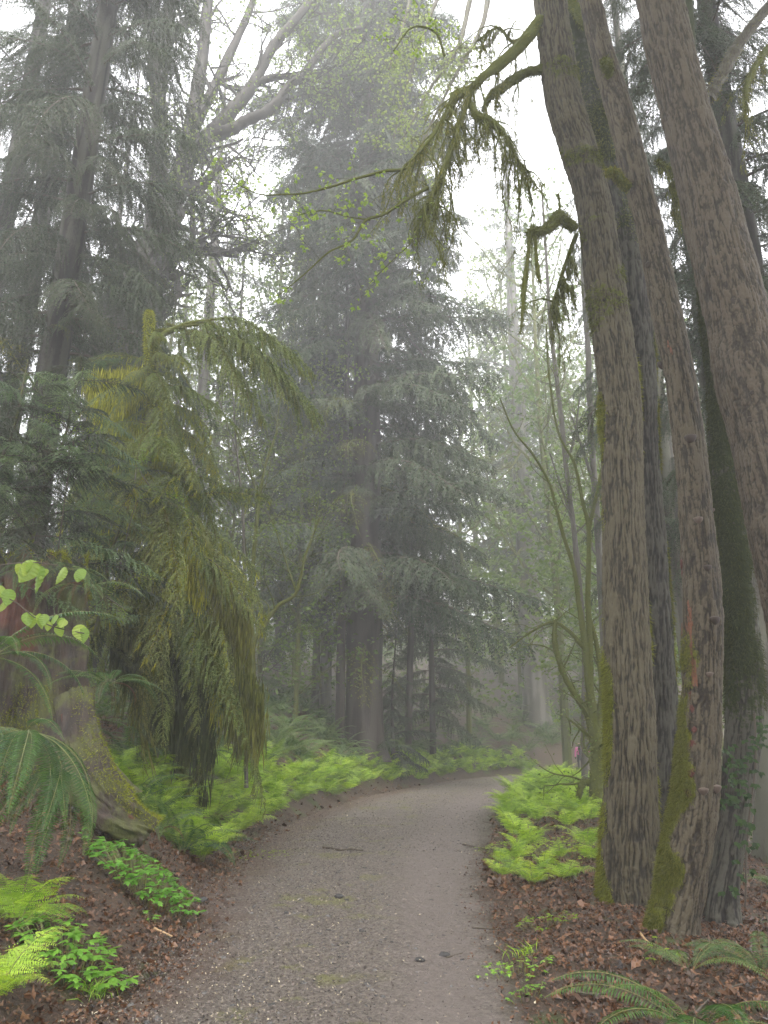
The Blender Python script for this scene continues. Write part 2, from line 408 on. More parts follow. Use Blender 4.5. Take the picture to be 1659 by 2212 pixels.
# moss patches and a reddish litter fringe on the left
mo = math_(nt, 'MULTIPLY', ramp(nt, math_(nt, 'MULTIPLY', n3, math_(nt, 'ADD', n5, .5)), [(.56, 0.0), (.68, .7)]), ramp(nt, a, [(.3, 0.0), (.5, 1.0)]))
col = mixc(nt, mo, col, (.16, .16, .045))
fr = ramp(nt, math_(nt, 'ADD', a, math_(nt, 'MULTIPLY', math_(nt, 'SUBTRACT', n5, .5), .35)), [(.76, 0.0), (.92, .85)])
col = mixc(nt, fr, col, mixc(nt, n1, (.05, .028, .02), (.15, .095, .07)))
fr2 = ramp(nt, math_(nt, 'ADD', a, math_(nt, 'MULTIPLY', math_(nt, 'SUBTRACT', n5, .5), .2)), [(.02, .8), (.09, 0.0)])
col = mixc(nt, fr2, col, mixc(nt, n1, (.04, .028, .02), (.11, .085, .06)))
nt.links.new(col, b.inputs['Base Color']); b.inputs['Roughness'].default_value = .55; b.inputs['Specular IOR Level'].default_value = .4
bump(nt, b, math_(nt, 'ADD', math_(nt, 'ADD', n1, n2), math_(nt, 'MULTIPLY', vo.outputs['Distance'], .8)), .9, .02)
path = mb.build('path', m, smooth=True); tag(path, 'damp gravel and wood-chip forest path curving to the right', kind='structure')
# ---- scatter of leaf litter, chips and stones (nobody could count them)
def scatter_pts(n, xr, yr, keep, power=1.6):
    out = []
    while sum(len(o) for o in out) < n:
        q = rng.random((n * 2, 2)); y = yr[0] + (yr[1] - yr[0]) * q[:, 0] ** power; x = xr[0] * (1 + 0 * y) + (xr[1] - xr[0]) * q[:, 1]
        s, hw = path_coord(x, y); k = keep(x, y, s, hw); out.append(np.stack([x[k], y[k]], 1))
    return np.concatenate(out)[:n]
def flat_shapes(mb, p2, size, curl, sides, m=0, lift=.01, aspect=1.0, lobes=0.0, tone=None):
    n = len(p2); z = gz(p2[:, 0], p2[:, 1]) + lift + rng.random(n) * .02 * (curl > .3)
    c = np.column_stack([p2, z]); th = rng.random(n) * 6.283
    up = unit(np.column_stack([rng.normal(0, curl, (n, 2)), np.ones(n)]))
    e1 = unit(np.cross(up, np.column_stack([np.cos(th), np.sin(th), np.zeros(n)]))); e2 = np.cross(up, e1)
    ang = np.arange(sides) / sides * 6.283
    rr = np.ones((n, sides)) * (1 + lobes * ((np.arange(sides) % 2) * 2 - 1)) * (1 + rng.normal(0, .15, (n, sides)))
    sz = size * rng.uniform(.5, 1.4, n)
    v = c[:, None] + sz[:, None, None] * rr[..., None] * (np.cos(ang)[None, :, None] * e1[:, None] * aspect + np.sin(ang)[None, :, None] * e2[:, None])
    v = v + up[:, None] * (sz[:, None, None] * rng.normal(0, curl * .8 + .02, (n, sides))[..., None])
    v = np.concatenate([v, c[:, None] + up[:, None] * (sz * .1)[:, None, None]], 1)
    base = np.arange(n)[:, None, None] * (sides + 1); k = np.arange(sides)
    f = base + np.stack([k, (k + 1) % sides, np.full(sides, sides)], -1)[None]
    t = rng.random(n) if tone is None else np.full(n, tone)
    mb.add(v.reshape(-1, 3), f.reshape(-1, 3), m, np.repeat(t, sides + 1))
mb = MB()
p = scatter_pts(24000, (-5.5, 6), (4, 15), lambda x, y, s, hw: ((s - hw > -.35) & (rng.random(len(x)) < np.clip((s - hw + .35) / .5, 0, 1))) | ((-s - hw > -.05) & (rng.random(len(x)) < np.clip((-s - hw + .05) / .5, 0, 1))), 1.3)
flat_shapes(mb, p, .019, .5, 8, 0, .010, 1.0, .25)
p = scatter_pts(9000, (-8, 9), (9, 34), lambda x, y, s, hw: (np.abs(s) - hw > .0), 1.2)
flat_shapes(mb, p, .045, .45, 5, 0, .015, .8)
p = scatter_pts(420, (-5.5, 6), (4, 12), lambda x, y, s, hw: (np.abs(s) - hw > .15), 1.2)
flat_shapes(mb, p, .036, .5, 10, 0, .03, 1.0, .3)
p = scatter_pts(42000, (-4.5, 5.5), (4, 12), lambda x, y, s, hw: (np.abs(s) - hw > -.3) & (rng.random(len(x)) < np.clip((np.abs(s) - hw + .3) / .4, 0, 1)), 1.3)
flat_shapes(mb, p, .015, .45, 4, 0, .010, .45)
o = mb.build('fallen_leaves', M['litter']); tag(o, 'wet reddish-brown dead leaves strewn on both banks', kind='stuff')
m, nt, b = newmat('chips'); col = ramp(nt, attr(nt), [(0, (.018, .013, .010)), (.5, (.085, .062, .050)), (.75, (.17, .14, .12)), (.93, (.28, .23, .16)), (1, (.55, .47, .32))]); nt.links.new(col, b.inputs['Base Color']); b.inputs['Roughness'].default_value = .5
mb = MB()
p = scatter_pts(42000, (-3, 3), (4.2, 17), lambda x, y, s, hw: (np.abs(s) - hw < .25) & (rng.random(len(x)) < np.clip(.25 + (s / hw + .35) * 1.5, .12, 1)), 1.5)
flat_shapes(mb, p, .0085, .35, 4, 0, .012, .45)
p = scatter_pts(9000, (-3, 9), (12, 34), lambda x, y, s, hw: (np.abs(s) - hw < .2), 1.2)
flat_shapes(mb, p, .014, .35, 4, 0, .014, .5)
o = mb.build('wood_chips', m); tag(o, 'bits of bark, chips and seed husks scattered over the gravel path', kind='stuff')
m, nt, b = newmat('pebble'); nt.links.new(mixc(nt, attr(nt), (.030, .028, .027), (.13, .122, .115)), b.inputs['Base Color']); b.inputs['Roughness'].default_value = .75
mb = MB()
p = scatter_pts(3200, (-2.6, 2), (4.2, 14), lambda x, y, s, hw: (np.abs(s) - hw < .1) & ((s / hw > -.3) | (rng.random(len(x)) < .15)), 1.4)
n = len(p); sz = .0085 * rng.lognormal(0, .45, n); th = np.arange(6) / 6 * 6.283
rv = rng.uniform(.75, 1.2, (n, 6)); zc_ = gz(p[:, 0], p[:, 1]) + .008
low = np.stack([p[:, 0:1] + sz[:, None] * rv * np.cos(th) * 1.2, p[:, 1:2] + sz[:, None] * rv * np.sin(th), np.broadcast_to(zc_[:, None], rv.shape)], -1)
hi = np.stack([p[:, 0:1] + sz[:, None] * rv * .6 * np.cos(th) * 1.2, p[:, 1:2] + sz[:, None] * rv * .6 * np.sin(th), zc_[:, None] + sz[:, None] * rng.uniform(.35, .7, (n, 6))], -1)
V = np.concatenate([low, hi, np.column_stack([p, zc_ + sz * .55])[:, None]], 1); k = np.arange(6); k2 = (k + 1) % 6
bs = np.arange(n)[:, None, None] * 13
tn_ = rng.random(n)
mb.add(V.reshape(-1, 3), (bs + np.stack([k, k2, k2 + 6, k + 6], -1)[None]).reshape(-1, 4), 0, np.repeat(tn_, 13))
mb.f.append(((bs + np.stack([k + 6, k2 + 6, np.full(6, 12)], -1)[None]).reshape(-1, 3), 0))
o = mb.build('gravel', m); tag(o, 'small grey stones bedded in the path surface', kind='stuff')
# ------------------------------------------------------------------ big trunks on the right
def trunk_mesh(mb, ctl, seg, dv, kind, seed, moss, flare=.25, flare_n=5, amp=1.0):
    """ctl: (x,y,z,r) bottom to top. moss(h, ang_x, ang_y, u, v) -> 0..1. returns grid, normals, moss"""
    ctl = np.asarray(ctl, float)
    L = np.linalg.norm(np.diff(ctl[:, :3], axis=0), axis=1).sum(); k = int(L / dv) + 2
    q = spline(ctl, k); c = q[:, :3]; r = np.maximum(q[:, 3], .02)
    t = unit(np.gradient(c, axis=0)); ex = unit(np.array([1., 0, 0]) - t * t[:, 0:1]); ey = np.cross(t, ex)
    th = np.arange(seg) / seg * 2 * math.pi - 1.5 * math.pi          # seam on the far side
    u = (th * r.mean())[None] * np.ones((k, 1)); v = np.cumsum(np.r_[0, np.linalg.norm(np.diff(c, axis=0), axis=1)])[:, None] * np.ones((1, seg))
    if kind == 'furrow':
        wu = u + (fbm(u * 9, v * 3, 0, 3, seed) - .5) * .045
        a = np.abs(fbm(wu * 46, v * 3.2, 0, 3, seed + 3) - .5) * 2
        d = np.clip(a * 3.0, 0, 1) ** .7 * .013 + (fbm(u * 60, v * 26, 0, 3, seed + 5) - .5) * .012
        cu = (vnoise(wu * 10, v * 9, 0, seed + 8) > .62) * .003
        d = d + cu
    elif kind == 'scale':
        wu = u * 44 + (fbm(u * 14, v * 6, 0, 3, seed) - .5) * 3.0; wv = v * 11 + (fbm(u * 9, v * 6, 0, 3, seed + 4) - .5) * 2.2
        d1, e, cid = cells(wu, wv, seed)
        d = np.clip(e * 4, 0, 1) * .004 + cid * .004 + np.clip(np.abs(fbm(u * 34, v * 3.4, 0, 3, seed + 6) - .5) * 5, 0, 1) * .007 + (fbm(u * 30, v * 8, 0, 3, seed + 9) - .5) * .008 + (fbm(u * 70, v * 60, 0, 2, seed + 2) - .5) * .005
    else:   # strips, cedar like
        wu = u + (fbm(u * 3, v * .5, 0, 2, seed) - .5) * .1
        d = (fbm(wu * 14, v * .8, 0, 4, seed + 3) - .5) * .05
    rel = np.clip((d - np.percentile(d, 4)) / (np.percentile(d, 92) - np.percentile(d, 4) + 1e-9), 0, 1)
    h = (c[:, 2] - c[0, 2])[:, None]
    cx, sy = np.cos(th)[None], np.sin(th)[None]
    lob = 1 + flare * np.exp(-np.maximum(h - .25, 0) / .32) * (1 + .55 * np.cos(flare_n * th + seed)[None])
    lump = 1 + .10 * (fbm(cx * 1.2 + seed, sy * 1.2, v * .9, 3, seed) - .5) * 2
    ms = np.clip(moss(h, cx * np.ones_like(v), sy * np.ones_like(v), u, v), 0, 1)
    mossth = np.clip((ms - .35) * 2, 0, 1)
    rr = r[:, None] * lob * lump + d * amp * (1 - .6 * mossth) + mossth * .02 * fbm(u * 12, v * 12, 0, 2, seed + 40)
    nrm = cx[..., None] * ex[:, None] + sy[..., None] * ey[:, None]
    V = c[:, None] + rr[..., None] * nrm
    i = np.arange(k - 1)[:, None] * seg; j = np.arange(seg)[None]; j2 = (j + 1) % seg
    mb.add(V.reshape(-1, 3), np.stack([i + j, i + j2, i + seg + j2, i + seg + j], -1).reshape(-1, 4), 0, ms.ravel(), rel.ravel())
    return V, nrm, ms, c, q[:, 3]
def moss_tufts(name, mat, V, nrm, ms, n, length, width, parent, lo=.45, droop=.7, top=None, seed=1):
    g = np.random.default_rng(seed)
    w = np.clip(ms - lo, 0, 1).ravel(); 
    if top is not None: w = w * (V[..., 2].ravel() < top)
    w = w / w.sum(); idx = g.choice(len(w), n, p=w)
    p = V.reshape(-1, 3)[idx] + g.normal(0, .008, (n, 3)); nn = nrm.reshape(-1, 3)[idx]
    d = unit(nn * g.uniform(.25, 1, (n, 1)) + g.normal(0, .45, (n, 3)) + np.array([0, 0, -droop]))
    s = unit(np.cross(d, g.normal(0, 1, (n, 3))))
    mb = MB(); tris(mb, p, d, s, length * g.uniform(.4, 1.5, n), width * g.uniform(.6, 1.4, n), 0, np.clip(g.normal(.5, .25, n), 0, 1))
    return mb.build(name, mat, parent, kind='stuff')
def ctl_px(rows, Y, bottom=.35, Ytop=None, wk=.80):
    """rows (px,py,w) top to bottom of the picture -> control points bottom to top"""
    out = []
    n = len(rows)
    for i, (x, y, w) in enumerate(rows):
        yy = Y if Ytop is None else Ytop + (Y - Ytop) * i / (n - 1)
        p, r = PR(x, y, yy, w * wk); out.append([*p, r])
    out = out[::-1]; b = list(out[0]); b[2] -= bottom; out = [b] + out
    t = np.array(out[-1]); d = np.array(out[-1]) - np.array(out[-2]); d = d / np.linalg.norm(d[:3])
    for st in (3.0, 6.0, 9.0):
        e = t + d * st; e[3] = t[3] * (1 - st / 13); out.append(list(e))
    return out
BIG = {}
def big_tree(key, name, label, rows, Y, kind, mat, seed, moss, seg=170, dv=.03, **kw):
    ctl = ctl_px(rows, Y, **{k: kw.pop(k) for k in ('Ytop', 'bottom', 'wk') if k in kw})
    base = ctl[1][:3]
    root = thing(name, label, 'tree', (base[0], base[1], gz1(base[0], base[1])))
    mb = MB(); V, nr, ms, c, r = trunk_mesh(mb, ctl, seg, dv, kind, seed, moss, **kw)
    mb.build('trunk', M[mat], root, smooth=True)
    BIG[key] = dict(root=root, V=V, n=nr, ms=ms, c=c, r=r)
    return root
def moss1(h, cx, cy, u, v):
    n = fbm(u * 3, v * 1.3, 0, 4, 4); n2 = fbm(u * 1.2, v * .8, 0, 3, 41)
    left = np.clip((-cx - .88 + .9 * (n2 - .38) + .5 * (n - .5)) * 4.0, 0, 1)
    low = left * (.25 + 1.5 * n) * np.clip((6.0 - h) / 1.5 + n - .3, 0, 1)
    collar = np.clip((fbm(u * 1.1, v * 1.9, 0, 4, 44) - .50) * 5, 0, 1) * np.clip((h - 5.5) / 1.0, 0, 1) * .46
    foot = np.exp(-h / .3) * n * 1.1
    rightedge = np.clip((cx - .8) * 4, 0, 1) * n * .9
    return np.maximum.reduce([low, collar, foot, rightedge])
t1 = big_tree('t1', 'maple_tree', 'thick furrowed trunk with a golden moss fringe down its left side, beside the ferns',
  [(1188, 0, 78), (1215, 200, 88), (1252, 330, 86), (1283, 450, 84), (1311, 650, 95), (1338, 850, 98), (1344, 1000, 100), (1352, 1300, 106), (1362, 1600, 120), (1362, 1850, 136), (1368, 1975, 150)],
  8.3, 'furrow', 'bark_maple', 3, moss1, seg=260, dv=.020, flare=.22, amp=1.7)
moss_tufts('moss', M['moss_trunk'], BIG['t1']['V'], BIG['t1']['n'], BIG['t1']['ms'], 60000, .055, .006, t1, .30, .8, 6.2, 1)
moss_tufts('moss_collar', M['moss_olive'], BIG['t1']['V'], BIG['t1']['n'], np.where(BIG['t1']['V'][..., 2] > 5.5, BIG['t1']['ms'], 0), 9000, .05, .008, t1, .4, .9, 13, 2)
def moss2(h, cx, cy, u, v):
    n = fbm(u * 3, v * 2, 0, 3, 14)
    return np.maximum.reduce([np.clip((cx - .55) * 3, 0, 1) * n * 1.3, np.clip((h - 6.8) / 2, 0, 1) * (.2 + n * .75), np.exp(-h / .5) * n])
t2 = big_tree('t2', 'maple_tree', 'dark furrowed trunk pressed behind the thick moss-fringed one',
  [(1235, 40, 50), (1285, 240, 58), (1325, 430, 66), (1360, 600, 78), (1382, 800, 76), (1394, 1000, 70), (1412, 1300, 82), (1428, 1550, 84), (1432, 1790, 96)],
  9.3, 'furrow', 'bark_dark', 23, moss2, seg=120, dv=.035, flare=.15, amp=1.7)
moss_tufts('moss', M['moss_olive'], BIG['t2']['V'], BIG['t2']['n'], BIG['t2']['ms'], 14000, .05, .007, t2, .42, .8, 12, 3)
def moss3(h, cx, cy, u, v):
    n = fbm(u * 4, v * 3, 0, 3, 24)
    return np.clip((-cx - .52 + 1.3 * (n - .5)) * 2.4, 0, 1) * np.clip((3.1 - h) / 1.5 + n * .5, 0, 1) * (.45 + .8 * n)
t3 = big_tree('t3', 'alder_tree', 'scaly brown trunk with an orange woodpecker scar and green moss on its lower left',
  [(1275, 0, 50), (1302, 120, 55), (1342, 250, 64), (1380, 400, 62), (1415, 550, 62), (1445, 700, 68), (1467, 808, 69), (1492, 988, 76), (1505, 1132, 81), (1517, 1312, 90), (1516, 1456, 93), (1513, 1580, 100), (1499, 1740, 112), (1479, 1860, 114), (1457, 1980, 118), (1448, 2055, 138)],
  7.0, 'scale', 'bark_alder', 33, moss3, seg=230, dv=.020, flare=.16, amp=1.5)
moss_tufts('moss', M['moss_olive'], BIG['t3']['V'], BIG['t3']['n'], BIG['t3']['ms'], 46000, .032, .0045, t3, .30, .9, 4, 4)
def moss4(h, cx, cy, u, v):
    n = fbm(u * 4, v * 2, 0, 3, 54)
    return np.clip(.35 + .9 * n - .3 * np.clip(cx, 0, 1), 0, 1) * np.clip((h - 1.6) / .8, .25, 1)
t4 = big_tree('t4', 'maple_tree', 'dark moss-covered trunk standing behind the woodpecker-scarred one',
  [(1478, 0, 36), (1500, 300, 40), (1530, 650, 42), (1549, 800, 50), (1564, 988, 68), (1580, 1132, 78), (1595, 1312, 85), (1607, 1456, 88), (1605, 1580, 85), (1590, 1740, 76), (1570, 1860, 72), (1555, 1965, 84)],
  8.1, 'furrow', 'bark_dark', 43, moss4, seg=140, dv=.03, flare=.3)
moss_tufts('moss', M['moss_dark'], BIG['t4']['V'], BIG['t4']['n'], BIG['t4']['ms'], 30000, .05, .007, t4, .42, .8, 8, 5)
def moss5(h, cx, cy, u, v): return np.clip(fbm(u * 2, v, 0, 3, 64) - .45, 0, 1) * 1.2 * np.exp(-h / 2.)
t5 = big_tree('t5', 'fir_tree', 'large clean scaly trunk leaning across the upper right corner',
  [(1423, 0, 113), (1470, 200, 121), (1522, 400, 140), (1557, 550, 152), (1595, 700, 160), (1614, 808, 166), (1652, 952, 172), (1682, 1096, 174), (1712, 1240, 178), (1742, 1384, 180), (1800, 1700, 190), (1835, 2050, 215)],
  6.0, 'scale', 'bark_fir', 53, moss5, wk=.75, seg=290, dv=.020, flare=.2, amp=1.5)
# ------------------------------------------------------------------ branch meshes for conifers (shared by many branches)
def branch_mesh(name, seed, L=4.0, up=.15, droop=.5, nb=70, bl=1.1, bdroop=.8, leaf=.10, lw=.022, step=.035, mats=None, r0=.03, prof=None, ang=60, bare=.12, hang=0, hang_len=.3, moss=0.0, seg=5, leafang=45, curl=0):
    g = np.random.default_rng(seed); mb = MB()
    s = np.linspace(0, 1, 22)
    ax = np.stack([L * s, .10 * L * np.sin(s * 3 + seed) * s, L * (up * s - droop * s ** 2.2 + curl * s ** 6)], 1)
    tube(mb, ax, r0 * (1 - s * .9), seg, 1, moss)
    sb = bare + (1 - bare) * (np.arange(nb) + g.random(nb) * .8) / nb
    p0 = np.stack([np.interp(sb, s, ax[:, c]) for c in range(3)], 1)
    side = np.where(np.arange(nb) % 2, 1, -1)
    pf = (np.sin(np.clip(sb, 0, 1) * math.pi * .82 + .35) if prof is None else prof(sb))
    ln = bl * np.clip(pf, .12, 1) * g.uniform(.6, 1.15, nb)
    a = np.radians(ang + g.normal(0, 12, nb)) * side
    d0 = np.stack([np.cos(a), np.sin(a), g.normal(.05, .15, nb)], 1)
    K = 9; q = np.linspace(0, 1, K)
    B = p0[:, None] + ln[:, None, None] * (q[None, :, None] * d0[:, None]) * (1 - .35 * bdroop * q)[None, :, None]
    B[..., 2] -= ln[:, None] * bdroop * q[None] ** 1.6
    B += np.cumsum(g.normal(0, .012, B.shape), 1) * ln[:, None, None]
    # twig ribbons
    w = .006 * L / 4
    for k in range(nb):
        tube(mb, B[k, ::2], w * np.linspace(1, .3, 5), 3, 1, moss, cap=False)
    # leaflets
    cnt = np.maximum((ln / step).astype(int), 3)
    ti = np.concatenate([np.full(c, i) for i, c in enumerate(cnt)]); tq = np.concatenate([(np.arange(c) + .5) / c for c in cnt])
    f = tq * (K - 1); i0 = np.minimum(f.astype(int), K - 2); fr = (f - i0)[:, None]
    pt = B[ti, i0] * (1 - fr) + B[ti, i0 + 1] * fr; dr = unit(B[ti, i0 + 1] - B[ti, i0])
    horiz = unit(np.cross(dr, np.array([0, 0, 1.]) + g.normal(0, .25, dr.shape)))
    for sg in (-1, 1):
        la = np.radians(leafang + g.normal(0, 14, len(pt)))[:, None]
        d = unit(dr * np.cos(la) + sg * horiz * np.sin(la) + np.array([0, 0, -.18]) + g.normal(0, .13, dr.shape))
        sd_ = unit(np.cross(d, np.cross(dr, horiz) + g.normal(0, .35, dr.shape)))
        taper = (1.05 - .75 * tq)
        blades(mb, pt, d, sd_, leaf * taper * g.uniform(.7, 1.3, len(pt)), lw * g.uniform(.7, 1.3, len(pt)), 0, np.clip(g.normal(.45, .25, len(pt)), 0, 1))
    if hang:
        nc_ = max(8, hang // 26); ck = g.integers(0, nb, nc_); cq = g.random(nc_) * .9; csz = g.uniform(.45, 1.5, nc_)
        # hanging moss strands below the wood and the twigs
        cl = g.integers(0, nc_, hang); k = ck[cl]; qq = np.clip(cq[cl] + g.normal(0, .05, hang), 0, .95)
        f = qq * (K - 1); i0 = np.minimum(f.astype(int), K - 2); fr = (f - i0)[:, None]
        pt = B[k, i0] * (1 - fr) + B[k, i0 + 1] * fr
        h2 = hang // 3; ss = g.random(h2); pt[:h2] = np.stack([np.interp(ss, s, ax[:, c]) for c in range(3)], 1)
        hl = hang_len * g.uniform(.25, 1.0, hang) * csz[cl]; pt = pt + g.normal(0, .012, pt.shape); pt[:, 2] -= g.random(hang) * hang_len * csz[cl] * .55
        sd_ = unit(np.column_stack([g.normal(0, 1, (hang, 2)), np.zeros(hang)])); d = unit(np.column_stack([g.normal(0, .12, (hang, 2)), -np.ones(hang)]))
        blades(mb, pt, d, sd_, hl, .011 * g.uniform(.5, 1.8, hang), 2, np.clip(g.normal(.5, .3, hang), 0, 1), bend=g.normal(0, .02, (hang, 3)))
        # fuzzy moss coat on the wood
        nc = hang * 2; ss = g.random(nc) ** 1.3 * .8; pt = np.stack([np.interp(ss, s, ax[:, c]) for c in range(3)], 1)
        d = unit(g.normal(0, 1, (nc, 3)) + np.array([0, 0, -.2])); sd_ = unit(np.cross(d, g.normal(0, 1, (nc, 3))))
        tris(mb, pt + d * (r0 * (1 - ss * .9))[:, None] * .8, d, sd_, .035 + .03 * g.random(nc), .012, 2, np.clip(g.normal(.6, .25, nc), 0, 1))
    return mb.mesh(name, mats or [M['needle_cedar'], M['twig'], M['moss_olive']])
mc = [M['needle_cedar'], M['twig'], M['moss_olive']]; mh = [M['needle_hemlock'], M['twig'], M['moss_olive']]
CEDAR = [branch_mesh('cedar_branch', 10 + i, 4.0, .12, [.42, .55, .35, .5][i], 74, 1.25, .75, .17, .034, .05, mc, .045, curl=.08) for i in range(4)]
HEML = [branch_mesh('hemlock_branch', 20 + i, 3.0, .10, [.55, .75, .6][i], 80, .95, 1.0, .075, .017, .024, mh, .03) for i in range(3)]
FARB = [branch_mesh('conifer_branch', 30 + i, 4.0, .10, [.35, .5, .28][i], 46, 1.0, .6, .22, .05, .085, mc, .05) for i in range(3)]
DEADB = [branch_mesh('bare_branch', 40 + i, 4.0, [.05, -.1, .1][i], [.35, .25, .5][i], 34, 1.1, .55, .10, .03, .16, [M['moss_olive'], M['bark_mossy'], M['moss_olive']], .045, moss=.6, hang=120, hang_len=.22) for i in range(3)]
def conifer(name, label, px, base_y, Y, H, r, crown, meshes, nb, z0, seed, mat='bark_cedar', top_x=None, group=None, prof=1.0, sc_min=.25, tilt=0.0, zsc=1.0, xy=None, cat='tree', flare=.3, lean=(0, 0), dead=0, dead_z=(0, 6), minang=None, seg=24, open_front=0.0):
    g = np.random.default_rng(seed)
    if xy is None:
        x = P(px, base_y, Y)[0]
    else: x, Y = xy
    zb = gz1(x, Y)
    root = thing(name, label, cat, (x, Y, zb), group)
    n = 14; s = np.linspace(0, 1, n)
    ctl = np.stack([x + lean[0] * s + .12 * np.sin(s * 5 + seed) * s, Y + lean[1] * s, zb - .3 + (H + .3) * s, r * (1 - s) ** .75 + .01], 1)
    mb = MB(); trunk_mesh(mb, ctl, seg, H / 60, 'strip', seed, lambda h, cx, cy, u, v: (fbm(u * 3, v, 0, 2, seed) - .3) * np.exp(-h / 3), flare, 5, min(1, r * 2.0))
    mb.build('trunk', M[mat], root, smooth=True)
    for k in range(nb):
        t = (k + g.random()) / nb
        z = z0 + (H - z0) * t ** 1.05
        f = z / H
        cr = crown * (1 - ((z - z0) / (H - z0)) ** 1.4 * prof) * g.uniform(.65, 1.1)
        cr = max(cr, crown * .1)
        me = meshes[g.integers(len(meshes))]
        base = 4.0 if me.name.startswith(('cedar', 'conif', 'bare')) else 3.0
        sc = max(cr / base, sc_min * .5)
        az = k * 2.39996 + g.normal(0, .35)
        if open_front and z < 20 and math.sin(az) < -.45 and g.random() < open_front: continue
        px_ = np.interp(z, ctl[:, 2] - zb, ctl[:, 0]) - x; py_ = np.interp(z, ctl[:, 2] - zb, ctl[:, 1]) - Y
        inst('branch', me, root, (px_, py_, z), (g.normal(0, .12), tilt + g.normal(0, .12) - .25 * (f > .8), az), (sc, sc * g.uniform(.85, 1.15), sc * zsc))
    for k in range(dead):
        z = dead_z[0] + (dead_z[1] - dead_z[0]) * (k + g.random()) / dead
        sc = crown / 4 * g.uniform(.3, .85)
        inst('bare_branch', DEADB[g.integers(3)], root, (0, 0, z), (g.normal(0, .2), g.normal(.1, .25), k * 2.4 + g.normal(0, .4)), sc)
    return root
# the great cedar on the bank
cedar = conifer('cedar_tree', 'great dark cedar on the fern bank, a column of drooping boughs', 785, 1620, 28.5, 45, .72, 6.0, CEDAR, 300, 5.6, 1, zsc=1.2, prof=.22, open_front=.4, dead=24, dead_z=(3, 14), flare=.35)
conifer('cedar_tree', 'slim dark cedar with foliage down to the ground, right of the great cedar', 935, 1600, 34.5, 24, .14, 3.3, CEDAR, 90, 2.0, 2, zsc=1.1, prof=.75)
conifer('cedar_tree', 'young feathery cedar against the right foot of the great cedar', 850, 1600, 29.2, 5.4, .07, 1.7, CEDAR, 42, .3, 3, zsc=1.2)
conifer('cedar_tree', 'leaning thin cedar close behind the right side of the great cedar', 880, 1600, 32, 31, .14, 3.9, CEDAR, 90, 6, 4, lean=(1.2, 0))
# dark hemlock at the far left
conifer('hemlock_tree', 'dense dark hemlock filling the upper left corner', 40, 1300, 13.5, 36, .32, 3.2, HEML, 240, 6.6, 5, 'bark_dark', zsc=1.15, prof=.45, dead=12, dead_z=(2, 8))
conifer('hemlock_tree', 'dark hemlock behind the stump at the left edge', -160, 1400, 15.5, 34, .28, 3.4, HEML, 60, 3, 6, 'bark_dark', prof=.5)
conifer('hemlock_tree', 'grey-green hemlock behind the mossy drooping tree', 190, 1500, 18.5, 13, .2, 3.0, HEML, 80, 1.5, 7, 'bark_dark', prof=.8)
conifer('hemlock_tree', 'shadowy hemlock deeper in behind the upper left one', -60, 1400, 21, 42, .35, 4.2, CEDAR, 60, 7, 8, 'bark_dark', prof=.5)
# tall conifer right of the bend
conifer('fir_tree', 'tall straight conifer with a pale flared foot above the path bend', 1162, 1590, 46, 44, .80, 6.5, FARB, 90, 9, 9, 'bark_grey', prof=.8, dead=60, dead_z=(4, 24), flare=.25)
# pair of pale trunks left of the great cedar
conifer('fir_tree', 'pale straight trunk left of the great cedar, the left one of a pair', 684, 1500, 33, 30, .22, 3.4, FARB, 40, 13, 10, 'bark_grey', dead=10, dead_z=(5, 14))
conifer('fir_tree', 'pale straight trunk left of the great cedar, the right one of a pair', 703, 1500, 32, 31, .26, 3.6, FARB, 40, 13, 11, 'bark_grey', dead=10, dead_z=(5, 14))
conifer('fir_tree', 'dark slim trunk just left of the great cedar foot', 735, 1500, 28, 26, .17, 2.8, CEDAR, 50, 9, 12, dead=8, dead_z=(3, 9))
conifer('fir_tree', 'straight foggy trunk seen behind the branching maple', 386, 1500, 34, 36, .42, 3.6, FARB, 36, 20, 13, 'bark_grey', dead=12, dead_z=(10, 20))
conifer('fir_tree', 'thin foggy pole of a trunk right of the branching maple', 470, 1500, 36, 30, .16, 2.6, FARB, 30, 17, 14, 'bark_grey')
# the fog-faded stand behind
FOGG = 'fog-faded conifers in the distance'
gb = np.random.default_rng(99)
back = [(600, 42, 36), (430, 52, 34), (330, 46, 30), (240, 38, 34), (650, 56, 42), (760, 50, 44), (960, 38, 40), (1290, 44, 36), (1340, 58, 42),
        (1400, 46, 38), (1450, 40, 32), (1500, 54, 40), (1560, 44, 38), (1620, 38, 34), (1690, 44, 38), (1760, 36, 34), (130, 34, 34), (30, 40, 38), (-80, 32, 34), (560, 70, 40), (640, 64, 40), (700, 74, 42), (920, 72, 44), (1160, 76, 42), (1250, 66, 42), (1320, 78, 42), (1480, 74, 42), (380, 72, 42), (180, 66, 40), (1620, 70, 42), (800, 64, 44), (1040, 62, 42), (1850, 44, 36), (-220, 44, 36), (460, 86, 44), (880, 90, 44), (1110, 92, 44), (1400, 90, 44)] + [(-300 + 61 * q_, 96 + (q_ * 37) % 34, 40) for q_ in range(38)]
for k, (px, Y, H) in enumerate(back):
    near = Y < 62; H = min(H, 46 - gz1(P(px, 1500, Y)[0], Y)); x_ = P(px, 1500, Y)[0]; s1, h1 = path_coord(np.array([x_]), np.array([float(Y)]))
    if abs(s1[0]) - h1[0] < 2.2 or (1030 < px < 1300 and Y < 52 and k % 2): continue
    lab = 'fog-faded conifer of the distant stand' if not near else 'pale grey conifer in the fog of the middle distance'
    conifer('fir_tree', lab, px, 1500, Y, H, .3, 4.6 if near else 5.5, FARB, 62 if near else 44, (3 if k % 3 == 0 else 9) if near else .6, 200 + k, 'bark_cedar', group=FOGG if not near else 'pale conifers in the middle distance', seg=10, zsc=1.1, prof=.65)

